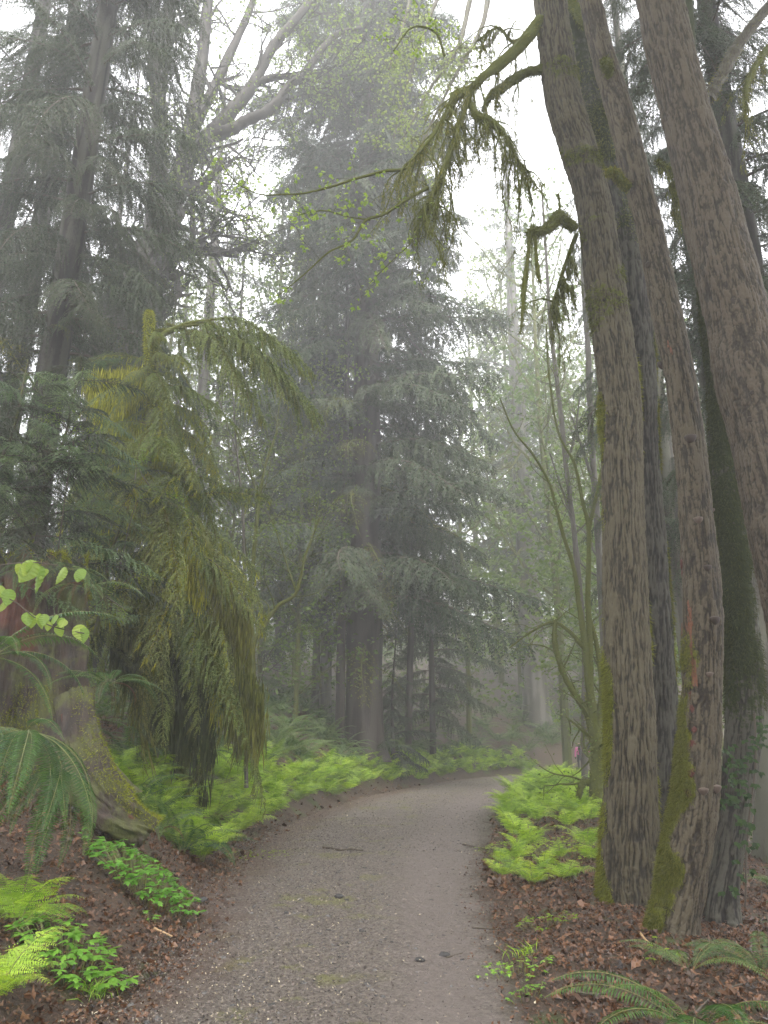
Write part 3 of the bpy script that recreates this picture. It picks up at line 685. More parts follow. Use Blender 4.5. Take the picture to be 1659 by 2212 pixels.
# ------------------------------------------------------------------ fern fronds (shared meshes)
def sword_frond(name, seed, L=1.0, n=46, width=.10, arch=.55, mats=None, twist=.0):
    g = np.random.default_rng(seed); mb = MB()
    s = np.linspace(0, 1, 24)
    up0 = 1.0
    ang = up0 - (up0 + arch) * s ** 1.1                       # slope angle along the frond
    dx = np.cos(ang) / 23 * L; dz = np.sin(ang) / 23 * L
    ax = np.stack([np.r_[0, np.cumsum(dx[:-1])], .04 * L * np.sin(s * 2.6 + seed), np.r_[0, np.cumsum(dz[:-1])]], 1)
    tube(mb, ax, .0032 * L * (1 - .7 * s), 4, 1, .7)
    q = np.linspace(.12, .995, n)
    p = np.stack([np.interp(q, s, ax[:, c]) for c in range(3)], 1); t = unit(np.stack([np.interp(q, s, np.gradient(ax[:, c])) for c in range(3)], 1))
    prof = np.clip(np.minimum((q - .06) / .22, 1), 0, 1) * (1 - np.clip((q - .45) / .57, 0, 1) ** 1.6)
    for sg in (-1, 1):
        sd = unit(np.cross(t, np.array([0, 0, 1.])) * sg); nn = np.cross(sd, t) * sg
        d = unit(sd + t * .28 + np.array([0, 0, -.20]) + g.normal(0, .05, sd.shape))
        ln = width * L * np.maximum(prof, .08) * g.uniform(.9, 1.08, n); w = .44 * L / n * np.ones(n)
        # each pinna: 2 quads, curved down at the tip
        up = unit(np.cross(d, t)); up = up * np.sign(up[:, 2:3] + 1e-6)
        a0 = p + t * w[:, None] * .35; a1 = p - t * w[:, None] * .35
        m_ = p + d * ln[:, None] * .55 + up * ln[:, None] * .05; b0 = m_ + t * w[:, None] * .75; b1 = m_ - t * w[:, None] * .55
        tip = p + d * ln[:, None] + t * ln[:, None] * .06 - np.array([0, 0, 1.]) * ln[:, None] * .16
        V = np.stack([a0, b0, tip, b1, a1, p + d * ln[:, None] * .5 + up * ln[:, None] * .02], 1)
        k = np.arange(n)[:, None] * 6
        f = np.concatenate([k + np.array([[0, 1, 5]]), k + np.array([[1, 2, 5]]), k + np.array([[2, 3, 5]]), k + np.array([[3, 4, 5]])])
        mb.add(V.reshape(-1, 3), f, 0, np.repeat(np.clip(g.normal(.45, .2, n), 0, 1), 6))
    return mb.mesh(name, mats)
def lady_frond(name, seed, L=1.0, n=22, width=.26, arch=.35, mats=None, k=11):
    g = np.random.default_rng(seed); mb = MB()
    s = np.linspace(0, 1, 20); ang = 1.15 - (1.15 + arch) * s ** 1.3
    ax = np.stack([np.r_[0, np.cumsum(np.cos(ang) / 19 * L)[:-1]], .05 * L * np.sin(s * 2.2 + seed), np.r_[0, np.cumsum(np.sin(ang) / 19 * L)[:-1]]], 1)
    tube(mb, ax, .005 * L * (1 - .8 * s), 3, 1, .7)
    q = .16 + .83 * (np.arange(n) / (n - 1)) ** .92
    p = np.stack([np.interp(q, s, ax[:, c]) for c in range(3)], 1); t = unit(np.stack([np.interp(q, s, np.gradient(ax[:, c])) for c in range(3)], 1))
    prof = np.clip(.45 + (q - .16) / .25, 0, 1) * (1 - np.clip((q - .35) / .68, 0, 1) ** 1.25)
    for sg in (-1, 1):
        sd = unit(np.cross(t, np.array([0, 0, 1.])) * sg)
        d = unit(sd + t * .35 + np.array([0, 0, -.1]) + g.normal(0, .08, sd.shape)); ln = width * L * np.maximum(prof, .06) * g.uniform(.88, 1.1, n)
        r = (np.arange(k) + .6) / k
        pp = (p[:, None] + d[:, None] * (ln[:, None] * r[None])[..., None]); pp[..., 2] -= (ln[:, None] * r[None] ** 2 * .15)
        pp = pp.reshape(-1, 3); dd = np.repeat(d, k, 0)
        w = (ln[:, None] * (1 - r[None] * .85) * .24).ravel(); perp = unit(np.cross(dd, np.cross(dd, np.repeat(t, k, 0))))
        tt_ = np.clip(np.repeat(g.normal(.35, .25, n) + .35 * q, k), 0, 1)
        for s2 in (-1, 1):
            d2 = unit(perp * s2 + dd * .45 + g.normal(0, .10, dd.shape)); blades(mb, pp, d2, dd, w, np.repeat(ln / k * .75, k), 0, tt_)
        tris(mb, p + d * ln[:, None] * .9, d, t, ln * .14, ln * .05, 0, .6)
    return mb.mesh(name, mats)
LADY = [lady_frond('frond', 60 + i, 1.0, [22, 20, 24][i], [.26, .30, .23][i], [.35, .55, .15][i], [M['fern_lady'], M['rachis']]) for i in range(3)]
LADY2 = [lady_frond('frond', 64 + i, 1.0, 20, .25, [.2, .5][i], [M['fern_lady2'], M['rachis']]) for i in range(2)]
SWORD = [sword_frond('frond', 70 + i, 1.0, [46, 52, 42][i], [.115, .125, .105][i], [.55, .8, .35][i], [M['fern_sword'], M['rachis']]) for i in range(3)]
SMID = [sword_frond('frond', 80 + i, 1.0, [40, 44, 36][i], [.115, .125, .11][i], [.6, .9, .3][i], [M['fern_mid'], M['rachis']]) for i in range(3)]
SDEAD = [sword_frond('frond', 90 + i, 1.0, [30, 34, 28][i], [.07, .06, .07][i], [1.2, 1.4, 1.0][i], [M['fern_dead'], M['fern_dead']]) for i in range(2)]
def fern(name, label, x, y, L, nf, meshes, seed, group=None, z=None, az=None, spread=math.pi * 2, tilt=0.0, dead=0, cat='fern', tj=.2):
    g = np.random.default_rng(seed); z = gz1(x, y) if z is None else z
    root = thing(name, label, cat, (x, y, z), group)
    a0 = g.random() * 6.28 if az is None else az
    for k in range(nf):
        a = a0 + spread * ((k + g.random() * .7) / nf - (.5 if az is not None else 0))
        l = L * g.uniform(.7, 1.12)
        inst('frond', meshes[g.integers(len(meshes))], root, (.02 * math.cos(a), .02 * math.sin(a), 0), (g.normal(0, .15), tilt + g.normal(0, tj), a), l)
    for k in range(dead):
        a = a0 + g.random() * 6.28
        inst('dead_frond', SDEAD[g.integers(2)], root, (0, 0, 0), (g.normal(0, .2), .5 + g.normal(0, .2), a), L * g.uniform(.6, .9))
    return root
g = np.random.default_rng(5)
# bright lady ferns: bed along the left edge
n_l = 0; tries = 0; placed = []
while n_l < 175 and tries < 16000:
    tries += 1
    y = 9.8 + 29 * g.random() ** 1.05; 
    i0 = np.argmin(np.abs(PATH[:, 1] - y) + 1000 * (np.arange(220) > 175)); hw = PATH[i0, 2]
    dmax = 1.5 if y < 20 else 1.1
    d = hw + .30 + dmax * g.random() ** 1.1
    tx = PATH[i0 + 1, :2] - PATH[i0, :2]; tx /= np.linalg.norm(tx); x = PATH[i0, 0] - tx[1] * d; yy = PATH[i0, 1] + tx[0] * d
    if any((x - a) ** 2 + (yy - b_) ** 2 < (.27 + .004 * yy) ** 2 for a, b_ in placed): continue
    placed.append((x, yy)); n_l += 1
    fern('lady_fern', 'bright lime-green fern in the dense bed along the left edge of the path', x, yy, g.uniform(.5, .85) * (1 + .012 * max(yy - 14, 0)), 9, LADY if g.random() < .75 else LADY2, 1000 + n_l, 'lime ferns along the left edge of the path')
# right hand bed
n_r = 0; tries = 0; placed2 = []
while n_r < 125 and tries < 16000:
    tries += 1
    y = 9.2 + 22 * g.random() ** 1.0
    i0 = np.argmin(np.abs(PATH[:, 1] - y) + 1000 * (np.arange(220) > 175)); hw = PATH[i0, 2]
    dmax = np.interp(y, [9, 11, 16, 28], [.7, 1.2, 2.3, 2.8]); yy0 = y
    d = hw + np.interp(yy0, [9, 16, 28], [.22, .35, .5]) + dmax * g.random()
    tx = PATH[i0 + 1, :2] - PATH[i0, :2]; tx /= np.linalg.norm(tx); x = PATH[i0, 0] + tx[1] * d; yy = PATH[i0, 1] - tx[0] * d
    if any((x - a) ** 2 + (yy - b_) ** 2 < .30 ** 2 for a, b_ in placed2) or (yy < 10.2 and x > 2.15) or (yy < 10.8 and g.random() < .5): continue
    placed2.append((x, yy)); n_r += 1
    if yy > 17: fern('lady_fern', 'lime-green fern in the farther patch on the right edge, before the bend', x, yy, g.uniform(.65, 1.0), 9, LADY if g.random() < .75 else LADY2, 2000 + n_r, 'lime ferns of the farther right patch')
    else: fern('lady_fern', 'lime-green fern in the patch between the path and the moss-fringed trunk', x, yy, g.uniform(.32, .5) if yy < 11.5 else g.uniform(.45, .72), 9, LADY if g.random() < .8 else LADY2, 2000 + n_r, 'lime ferns of the nearer right patch')
# sword ferns on the left bank, and around the far bend
for k in range(210):
    y = 11.5 + 34 * g.random() ** 1.1
    x0 = np.interp(y, PATH[:175, 1], PATH[:175, 0] - PATH[:175, 2])
    x = x0 - 1.5 - 7.5 * g.random() ** 1.2
    if y > 36: x = g.uniform(-2, 14); y = g.uniform(43, 50)
    fern('sword_fern', 'dark arching sword fern on the wooded bank left of the path', x, y, g.uniform(.8, 1.35), 11, SMID if g.random() < .6 else SWORD, 3000 + k, 'sword ferns on the left bank', dead=3 if g.random() < .5 else 0)
for k in range(34):
    x = g.uniform(4.2, 13); y = g.uniform(6.5, 26)
    fern('sword_fern', 'dark sword fern on the low ground right of the big trunks', x, y, g.uniform(.7, 1.1), 10, SMID, 3300 + k, 'sword ferns right of the big trunks', dead=2)
for k in range(90):
    i0 = int(g.integers(np.argmin(np.abs(PATH[:, 1] - 22)), 190)); tx = unit(PATH[i0 + 1, :2] - PATH[i0, :2]); d = PATH[i0, 2] + 1.3 + 4.5 * g.random() ** 1.3; x = PATH[i0, 0] - tx[1] * d; y = PATH[i0, 1] + tx[0] * d
    fern('sword_fern', 'arching fern on the slope behind the outer side of the bend', x, y, g.uniform(1.0, 1.6), 10, SMID, 3500 + k, 'sword ferns around the bend', dead=4 if g.random() < .6 else 0)
def at_ground(px, py):
    """march the pixel ray to the ground"""
    for Y in np.arange(3.5, 60, .03):
        p = P(px, py, Y)
        if p[2] <= gz1(p[0], p[1]): return p
    return P(px, py, 60)
def fp(label, px, py, Y, L, nf, meshes, seed, zoff=0.0, **kw):
    p = P(px, py, Y); z = gz1(p[0], Y) + zoff
    return fern(kw.pop('name', 'sword_fern'), label, p[0], Y, L, nf, meshes, seed, z=z if kw.pop('ground', True) else p[2], **kw)
fp('big sword fern hanging its long fronds down the slope in front of the stump', 50, 1580, 6.2, 1.05, 24, SWORD, 401, ground=False, az=-1.5, spread=2.8, tilt=1.05, tj=.22)
fp('second tier of hanging sword fern fronds left of the stump root', 115, 1665, 6.3, .85, 14, SWORD, 402, ground=False, az=-1.5, spread=2.4, tilt=1.05)
fp('glossy sword fern reaching in from the left edge beside the stump', -30, 1420, 5.6, .95, 9, SWORD, 403, ground=False, az=-.4, spread=2.2, tilt=.45)
fp('sword fern on the bank below the drooping mossy tree', 440, 1745, 10.2, .95, 11, SWORD, 404, dead=2)
fp('sword fern at the very foot of the drooping mossy tree', 395, 1780, 9.6, .85, 9, SWORD, 405, dead=2)
fp('dark sword fern just behind the stump root tip', 330, 1700, 10.2, 1.0, 10, SWORD, 406, dead=2)
fp('small sword fern under the tip of the stump root', 285, 1830, 8.3, .42, 5, SWORD, 407, dead=2)
fp('sword fern growing out of the top of the red stump', 150, 1230, 8.6, .75, 10, SMID, 408, ground=False, tilt=.55)
fp('rusty fern drooping over the right shoulder of the stump', 185, 1270, 8.9, .8, 8, SMID, 431, ground=False, tilt=.7, dead=9)
fp('ragged fern tucked against the right side of the stump', 235, 1480, 9.0, .8, 9, SWORD, 432, ground=False, tilt=.4, dead=5)
fp('sword fern on the slope behind the stump root', 300, 1560, 10.0, .9, 10, SWORD, 433, dead=4)
fp('fern arching over the stump root tip', 350, 1690, 9.4, .7, 9, SMID, 434, dead=3)
fp('glossy sword fern hanging from the stump face near its top', 55, 1235, 8.3, .6, 4, SWORD, 409, ground=False, az=-1.4, spread=1., tilt=.8)
fp('large glossy sword fern in the lower right corner', 1500, 2175, 4.6, .80, 11, SWORD, 410, zoff=.0, az=-1.9, spread=3.6, tilt=.15)
fp('sword fern with pale stems at the foot of the scarred trunk', 1490, 2120, 5.6, .55, 8, SMID, 411, az=1.2, spread=4.5, tilt=.2)
fp('dark sword fern at the right edge by the last trunk', 1650, 2130, 5.8, .7, 9, SMID, 412)
fp('small dark fern at the right path edge before the moss-fringed trunk', 1130, 1880, 10.0, .42, 8, SMID, 413, dead=2)
fp('small glossy fern on the litter at the foot of the moss-fringed trunk', 1185, 1870, 10.2, .4, 7, SWORD, 414)
fp('lime lady fern at the left edge in front of the hanging sword fronds', 40, 2010, 5.6, .55, 9, LADY, 415, name='lady_fern', zoff=.05)
fp('lime lady fern cut by the lower left corner', -25, 2160, 4.7, .6, 10, LADY, 416, name='lady_fern', zoff=.02)
fp('lone lime fern on the slope behind the drooping moss', 345, 1600, 11.5, .6, 7, LADY, 417, name='lady_fern')

# ------------------------------------------------------------------ low leafy plants
def leaf_plant(name, label, x, y, rad, n, seed, mat, leaf=.05, h=.16, cat='plant', lob=5, stems=True):
    g = np.random.default_rng(seed); z0 = gz1(x, y); root = thing(name, label, cat, (x, y, z0)); mb = MB()
    a = g.random(n) * 6.283; r = rad * np.sqrt(g.random(n)); px = x + r * np.cos(a) * 1.25; py = y + r * np.sin(a)
    hh = h * (1 - (r / rad) ** 2 * .55) * g.uniform(.6, 1.15, n); zz = gz(px, py) + hh
    c = np.stack([px, py, zz], 1)
    for k in range(n):
        tube(mb, [[px[k] - .3 * (px[k] - x) , py[k] - .3 * (py[k] - y), zz[k] - hh[k] - .01], [px[k], py[k], zz[k]]], .0018, 3, 1, .5, cap=False)
    # five-lobed leaf: each lobe a kite with serrated side kites
    yaw = a + g.normal(0, .7, n)
    for q in range(lob):
        ang = yaw + (q - (lob - 1) / 2) * (4.2 / lob)
        ln = leaf * (1 - .32 * abs(q - (lob - 1) / 2) / (lob / 2)) * g.uniform(.8, 1.25, n)
        d = unit(np.stack([np.cos(ang), np.sin(ang), -.25 + g.normal(0, .2, n)], 1)); sd = unit(np.cross(d, np.array([0, 0, 1.]) + g.normal(0, .2, d.shape)))
        tn = np.clip(g.normal(.5, .25, n), 0, 1)
        blades(mb, c, d, sd, ln, ln * .46, 0, tn)
        for s2 in (-1, 1): blades(mb, c + d * ln[:, None] * .38, unit(d + sd * s2 * .75), sd, ln * .42, ln * .22, 0, tn)
    mb.build('foliage', [mat, M['rachis']], root, kind='stuff')
    return root
def lp(label, px, py, rad, n, seed, mat='waterleaf', **kw):
    p = at_ground(px, py); return leaf_plant(kw.pop('name', 'leafy_plant'), label, p[0], p[1], rad, n, seed, M[mat], **kw)
lp('round clump of bright lobed leaves on the litter below the stump root', 310, 1930, .42, 230, 501, h=.27, leaf=.068)
lp('looser clump of bright lobed leaves nearer the lower left corner', 150, 2085, .33, 110, 502, h=.20, leaf=.075)
lp('tiny leafy seedling beside the pale stick', 328, 1995, .05, 6, 503, h=.09, leaf=.05)
lp('small bright seedling under the stump root', 195, 1815, .10, 12, 504, h=.1, leaf=.05)
lp('low bright plant on the litter right of the path, before the trunks', 1180, 2000, .22, 42, 505, 'leaf_lime', h=.1, leaf=.035)
lp('straggling green plant on the right path edge', 1120, 2110, .24, 46, 506, 'waterleaf', h=.09, leaf=.032)
lp('small leafy seedlings at the right path edge near the bottom', 1140, 2160, .12, 20, 507, 'waterleaf', h=.07, leaf=.03)
lp('bright low leaves between the lime ferns and the moss-fringed trunk', 1240, 1850, .55, 190, 508, 'leaf_lime', h=.22, leaf=.045)
lp('low leafy weeds at the near edge of the right fern patch', 1110, 1830, .5, 120, 509, 'leaf_lime', h=.1, leaf=.035)
lp('pale ivy sprig at the foot of the scarred trunk', 1432, 2085, .09, 7, 510, 'leaf_lime', h=.16, leaf=.05)
lp('low green weeds at the left path edge before the fern bed', 540, 1850, .5, 90, 511, 'leaf_lime', h=.06, leaf=.028)
# tuft of grass blades
def grass(label, px, py, n, h, seed, mat='fern_lady'):
    g = np.random.default_rng(seed); p = at_ground(px, py); root = thing('grass_tuft', label, 'grass', (p[0], p[1], gz1(p[0], p[1]))); mb = MB()
    b = np.column_stack([p[0] + g.normal(0, .05, n), p[1] + g.normal(0, .04, n)]); b = np.column_stack([b, gz(b[:, 0], b[:, 1])])
    d = unit(np.column_stack([g.normal(0, .45, (n, 2)), np.ones(n)])); sd = unit(np.cross(d, g.normal(0, 1, (n, 3))))
    blades(mb, b, d, sd, h * g.uniform(.5, 1.2, n), .007, 0, g.random(n), bend=np.column_stack([d[:, :2] * h * .5, -h * .25 * np.ones(n)]))
    mb.build('blades', M[mat], root, kind='stuff')
grass('tuft of bright grass under the lower left leafy clump', 205, 2160, 60, .17, 521)
grass('thin grass tuft on the right path edge', 1135, 2065, 40, .14, 522)

# ------------------------------------------------------------------ stump
sx, sy = -4.72, 9.3; sz = gz1(sx, sy)
stump = thing('tree_stump', 'tall rotten stump with red heartwood and a hollow arching root', 'stump', (sx, sy, sz - .2))
H = 3.95 - (sz - .4); nz, na = 200, 320
hh = np.linspace(0, 1, nz)[:, None] * H; th = np.linspace(0, 2 * math.pi, na, endpoint=False)[None]
cx_, sy_ = np.cos(th), np.sin(th)
rad = .80 + .0 * hh + .10 * np.cos(2 * th + 1) + .25 * np.exp(-hh / .5)
def lobe(a0, w, amp, hs): return amp * np.exp(-((np.angle(np.exp(1j * (th - a0)))) / w) ** 2) * np.exp(-hh / hs)
rad = rad + lobe(-.42, .30, .60, .55) + lobe(-.30, .26, .30, 1.6) + lobe(-1.15, .16, .22, 2.6) + lobe(-1.5, .4, .3, .8) + lobe(-.1, .22, .28, 2.2) + lobe(1.5, .5, .5, .7) - lobe(-.85, .16, .22, 1.6)
uu = th * .8; gro = fbm(uu * 9 + fbm(uu * 2, hh * .8, 0, 2, 5) * 2.0, hh * .9, 0, 4, 71)
rad = rad * (1 - .10 * hh / H) + (gro - .5) * .34 + (np.abs(fbm(uu * 16, hh * 1.2, 0, 3, 72) - .5)) * .22 + (fbm(uu * 30, hh * 12, 0, 3, 73) - .5) * .03
topcut = H + .35 - 1.3 * fbm(cx_ * 3, sy_ * 3, 0, 4, 75) ** 1.3
zz = np.minimum(hh, topcut + 0 * hh)
face = np.angle(np.exp(1j * (th + .95)))                       # 0 = towards the camera's left
redm = np.clip(1.4 - np.abs(face + .0) / .30 + (fbm(uu * 5, hh * 2, 0, 3, 76) - .5) * 1.6, 0, 1) * np.clip((hh - 1.3) / .4, 0, 1)
V = np.stack([sx + rad * cx_, sy + rad * sy_, sz - .2 + zz - .2 + 0 * rad], -1)
mb = MB(); i = np.arange(nz - 1)[:, None] * na; j = np.arange(na)[None]; j2 = (j + 1) % na
mossm = np.clip((fbm(uu * 3, hh * 2, 0, 4, 77) - .42) * 4, 0, 1)
mb.add(V.reshape(-1, 3), np.stack([i + j, i + j2, i + na + j2, i + na + j], -1).reshape(-1, 4), 0, redm.ravel())
top = V[-1]; ctr = top.mean(0) - np.array([0, 0, .25]); mb.add(np.vstack([top, ctr]), [[q, (q + 1) % na, na] for q in range(na)], 0, .3)
m, nt, b = newmat('rotten_wood')
n1 = noise(nt, 9, 6, .7, (1, 1, .14), .3); n2 = noise(nt, 40, 5, .75, (1, 1, .3)); n3 = noise(nt, 2.2, 5, .65); n4 = noise(nt, 16, 5, .75)
col = mixc(nt, ramp(nt, n1, [(.3, 0.0), (.7, 1.0)]), (.010, .006, .004), (.066, .042, .028))
col = mixc(nt, ramp(nt, n2, [(.60, 0.0), (.74, .6)]), col, (.14, .15, .10))
col = mixc(nt, ramp(nt, attr(nt), [(.35, 0.0), (.6, 1.0)]), col, mixc(nt, n4, (.045, .014, .009), (.17, .055, .03)))
ms_ = ramp(nt, math_(nt, 'ADD', math_(nt, 'MULTIPLY', n3, 1.0), math_(nt, 'MULTIPLY', n4, .35)), [(.61, 0.0), (.74, .95)])
ms_ = math_(nt, 'MULTIPLY', ms_, math_(nt, 'SUBTRACT', 1.0, math_(nt, 'MULTIPLY', attr(nt), .8)))
col = mixc(nt, ms_, col, mixc(nt, n2, (.035, .040, .010), (.11, .115, .024)))
nt.links.new(col, b.inputs['Base Color']); b.inputs['Roughness'].default_value = .6; bump(nt, b, math_(nt, 'ADD', n1, math_(nt, 'MULTIPLY', n2, .7)), 1.0, .03)
mb.build('wood', m, stump, smooth=True)
nrmS = np.stack([cx_ + 0 * rad, sy_ + 0 * rad, 0 * rad], -1)
moss_tufts('moss', M['moss_gold'], V, nrmS, mossm * (redm < .3), 42000, .038, .006, stump, .25, .6, None, 11)
tv = V[-12:-1]; nn_ = np.zeros_like(tv); nn_[..., 2] = 1
moss_tufts('moss_cushion', M['moss_gold'], tv, nn_, np.ones(tv.shape[:2]), 9000, .06, .008, stump, .2, .1, None, 13)
# arching hollow root running to the right, built as bent bands of split wood
ARC = [(150, 1560, 8.3), (172, 1660, 8.15), (215, 1735, 8.0), (262, 1772, 8.0), (318, 1798, 8.05)]
for q, (dy, w, mt) in enumerate([(-62, .17, 'u'), (-14, .09, 'd'), (30, .14, 'l')]):
    pts = np.array([P(x + (8 if q == 0 else 0), y + dy * (1 - .25 * k_), Y - .05 * q) for k_, (x, y, Y) in enumerate(ARC)]); sp = spline(pts, 60)
    t, a_, b_ = frames(sp); seg = 40; thh = np.arange(seg) / seg * 6.283
    rr_ = w * (1 - .35 * np.linspace(0, 1, 60)[:, None]) * (1 + .25 * np.cos(2 * thh + q)[None]) + (fbm(thh[None] * 3, np.linspace(0, 6, 60)[:, None], 0, 4, 80 + q) - .5) * .14
    VV = sp[:, None] + rr_[..., None] * (np.cos(thh)[None, :, None] * a_[:, None] + np.sin(thh)[None, :, None] * b_[:, None])
    i = np.arange(59)[:, None] * seg; j = np.arange(seg)[None]; j2 = (j + 1) % seg
    mb = MB(); mb.add(VV.reshape(-1, 3), np.stack([i + j, i + j2, i + seg + j2, i + seg + j], -1).reshape(-1, 4), 0, {'u': .05, 'd': .75, 'l': .0}[mt])
    ro = mb.build('root', m, stump, smooth=True)
    if q == 0: moss_tufts('moss', M['moss_gold'], VV, unit(VV - sp[:, None]), np.clip(unit(VV - sp[:, None])[..., 2], 0, 1), 5000, .035, .006, stump, .2, .5, None, 12)

# ------------------------------------------------------------------ the drooping moss-hung tree on the left
mgold = [M['needle_young'], M['moss_olive'], M['moss_gold']]; M['needle_warm'] = leafmat('needle_warm', (.06, .088, .022), (.24, .29, .075), .6, .3, .2, .25); mol = [M['needle_warm'], M['moss_olive'], M['moss_olive']]; mdk = [M['moss_dark'], M['moss_dark'], M['moss_olive']]
MG = [branch_mesh('moss_branch', 300 + i, 3.0, .05, [.75, .95][i], 80, .8, 1.1, .055, .013, .024, mgold, .045, moss=.6, hang=1100, hang_len=.26) for i in range(2)]
MO = [branch_mesh('moss_branch', 310 + i, 3.0, .05, [.7, .95, .8][i], 96, .85, 1.0, .075, .017, .018, mol, .035, moss=.4, hang=420, hang_len=.28) for i in range(3)]
MD = [branch_mesh('moss_branch', 320 + i, 3.0, .0, [.8, 1.0][i], 70, .8, 1.3, .07, .014, .024, mdk, .035, moss=.4, hang=1100, hang_len=.42) for i in range(2)]
HEMD = [branch_mesh('hemlock_branch', 25 + i, 3.0, .10, [.55, .75, .6][i], 80, .95, .9, .07, .018, .024, [M['needle_warm'], M['twig'], M['moss_gold']], .03, hang=500, hang_len=.2) for i in range(3)]
droop = thing('mossy_tree', 'drooping evergreen hung with golden and olive moss, right behind the stump', 'tree', (*P(395, 1640, 12.0)[:2], gz1(*P(395, 1640, 12.0)[:2])))
dx, dy, dz = droop.location
TR = [(400, 1700, 30), (392, 1600, 30), (375, 1450, 28), (352, 1250, 26), (338, 1050, 24), (330, 900, 22), (325, 760, 19), (322, 690, 15), (324, 672, 8)]
ctl = [];
for (x, y, w) in TR:
    p, r = PR(x, y, 12.0, w); ctl.append([*p, r])
ctl[0][2] = dz - .3
mb = MB(); Vd, nd, msd, cd_, rd_ = trunk_mesh(mb, ctl, 40, .05, 'scale', 7, lambda h, cx, cy, u, v: .35 + .8 * fbm(u * 4, v * 3, 0, 3, 8), .3, 5)
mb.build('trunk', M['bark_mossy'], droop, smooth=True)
moss_tufts('moss', M['moss_gold'], Vd, nd, msd * (Vd[..., 2] > 3.5), 9000, .06, .010, droop, .2, .8, None, 31)
g = np.random.default_rng(77)
def droop_at(py):
    z = P(330, py, 12)[2]; return np.array([np.interp(z, cd_[:, 2], cd_[:, 0]), np.interp(z, cd_[:, 2], cd_[:, 1]), z])
for k in range(84):
    t = (k + g.random()) / 84; py = 730 + t * 720; c = droop_at(py)
    reach = np.interp(t, [0, .12, .3, .6, 1], [.55, 1.0, 1.35, 1.55, 1.55]) * g.uniform(.55, 1.15)
    az = k * 2.39996 + g.normal(0, .4)
    left = math.cos(az) < -.1
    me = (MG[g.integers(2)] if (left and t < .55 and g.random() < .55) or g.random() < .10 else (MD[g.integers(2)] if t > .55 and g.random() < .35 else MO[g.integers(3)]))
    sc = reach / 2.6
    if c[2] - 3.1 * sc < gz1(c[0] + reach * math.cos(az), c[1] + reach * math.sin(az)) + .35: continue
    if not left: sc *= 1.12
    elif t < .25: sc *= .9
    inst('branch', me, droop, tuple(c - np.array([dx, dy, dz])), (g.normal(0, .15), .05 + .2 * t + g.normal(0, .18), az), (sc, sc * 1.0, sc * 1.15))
for k in range(46):
    t = .05 + .8 * (k + g.random()) / 46; py = 730 + t * 720; c = droop_at(py); az = g.normal(-.2, .8) if k % 3 else g.uniform(1.5, 4.5); sc = np.interp(t, [0, .3, 1], [.28, .5, .62]) * g.uniform(.7, 1.15)
    c = c + np.array([math.cos(az), math.sin(az), 0]) * g.uniform(.1, .6) * sc
    inst('branch', HEMD[k % 3], droop, tuple(c - np.array([dx, dy, dz])), (g.normal(0, .2), g.normal(.1, .2), az), (sc, sc, sc * 1.1))
# the long bough reaching right over the gap
for k, (px, py, az, sc, dyy) in enumerate([(335, 715, .05, .95, 0), (395, 705, .0, .75, -.2), (440, 695, -.1, .62, -.1), (475, 715, .1, .55, .1), (400, 720, -.5, .6, 0), (470, 730, -.35, .5, -.15), (360, 700, .35, .7, .2), (500, 740, .0, .5, 0)]):
    c = P(px, py, 12.0 + dyy); inst('branch', MO[k % 3], droop, tuple(c - np.array([dx, dy, dz])), (g.normal(0, .15), -.12 if k < 4 else .1, az), (sc, sc, sc * 1.15))
mb = MB(); bo = spline([P(328, 760, 12), P(350, 725, 12), (P(400, 702, 12)), P(450, 697, 11.9), P(500, 735, 11.9), P(545, 800, 11.9)], 30); tube(mb, bo, np.linspace(.07, .015, 30), 8, 0, .7, rough=.3); mb.build('bough', M['bark_mossy'], droop, smooth=True)
# thick mossy limbs low on the tree, with hanging curtains
LIMBS = [[(250, 1370, 11.6), (330, 1365, 11.7), (400, 1375, 11.8)], [(245, 1400, 11.5), (290, 1450, 11.6), (350, 1540, 11.8), (395, 1600, 12)], [(265, 1250, 11.5), (340, 1255, 11.6), (390, 1262, 11.8)], [(390, 1262, 11.8), (420, 1330, 11.6), (455, 1420, 11.5), (470, 1520, 11.4)], [(370, 1140, 11.6), (400, 1180, 11.5), (425, 1260, 11.4)], [(420, 1120, 11.7), (455, 1200, 11.5), (475, 1290, 11.4), (500, 1400, 11.4)]]
for q, rows in enumerate(LIMBS):
    sp = spline([P(*r_) for r_ in rows], 26); mb = MB(); tube(mb, sp, np.linspace(.045, .09, 26) if q < 3 else np.linspace(.08, .03, 26), 10, 0, .9, rough=.35, seed=q)
    n = 1500; ss = g.random(n) * 25; i0 = ss.astype(int); fr = (ss - i0)[:, None]; i0 = np.minimum(i0, 24); b = sp[i0] * (1 - fr) + sp[i0 + 1] * fr + g.normal(0, .03, (n, 3))
    d = unit(np.column_stack([g.normal(0, .12, (n, 2)), -np.ones(n)])); sd = unit(np.column_stack([g.normal(0, 1, (n, 2)), np.zeros(n)]))
    dd = unit(g.normal(0, 1, (2600, 3))); ss2 = g.integers(0, 26, 2600); tris(mb, sp[ss2] + dd * .05 + g.normal(0, .02, (2600, 3)), unit(dd + [0, 0, -.5]), unit(np.cross(dd, g.normal(0, 1, dd.shape))), g.uniform(.03, .09, 2600), .012, 1, g.random(2600))
    blades(mb, b, d, sd, g.uniform(.05, .40, n) * (1.3 if q in (1, 3, 5) else 1), .016 * g.uniform(.5, 1.6, n), 1, np.clip(g.normal(.5, .3, n), 0, 1))
    mb.build('limb', [M['bark_mossy'], [M['moss_olive'], M['moss_dark'], M['moss_olive'], M['moss_gold'], M['moss_gold'], M['moss_olive']][q]], droop, smooth=False)
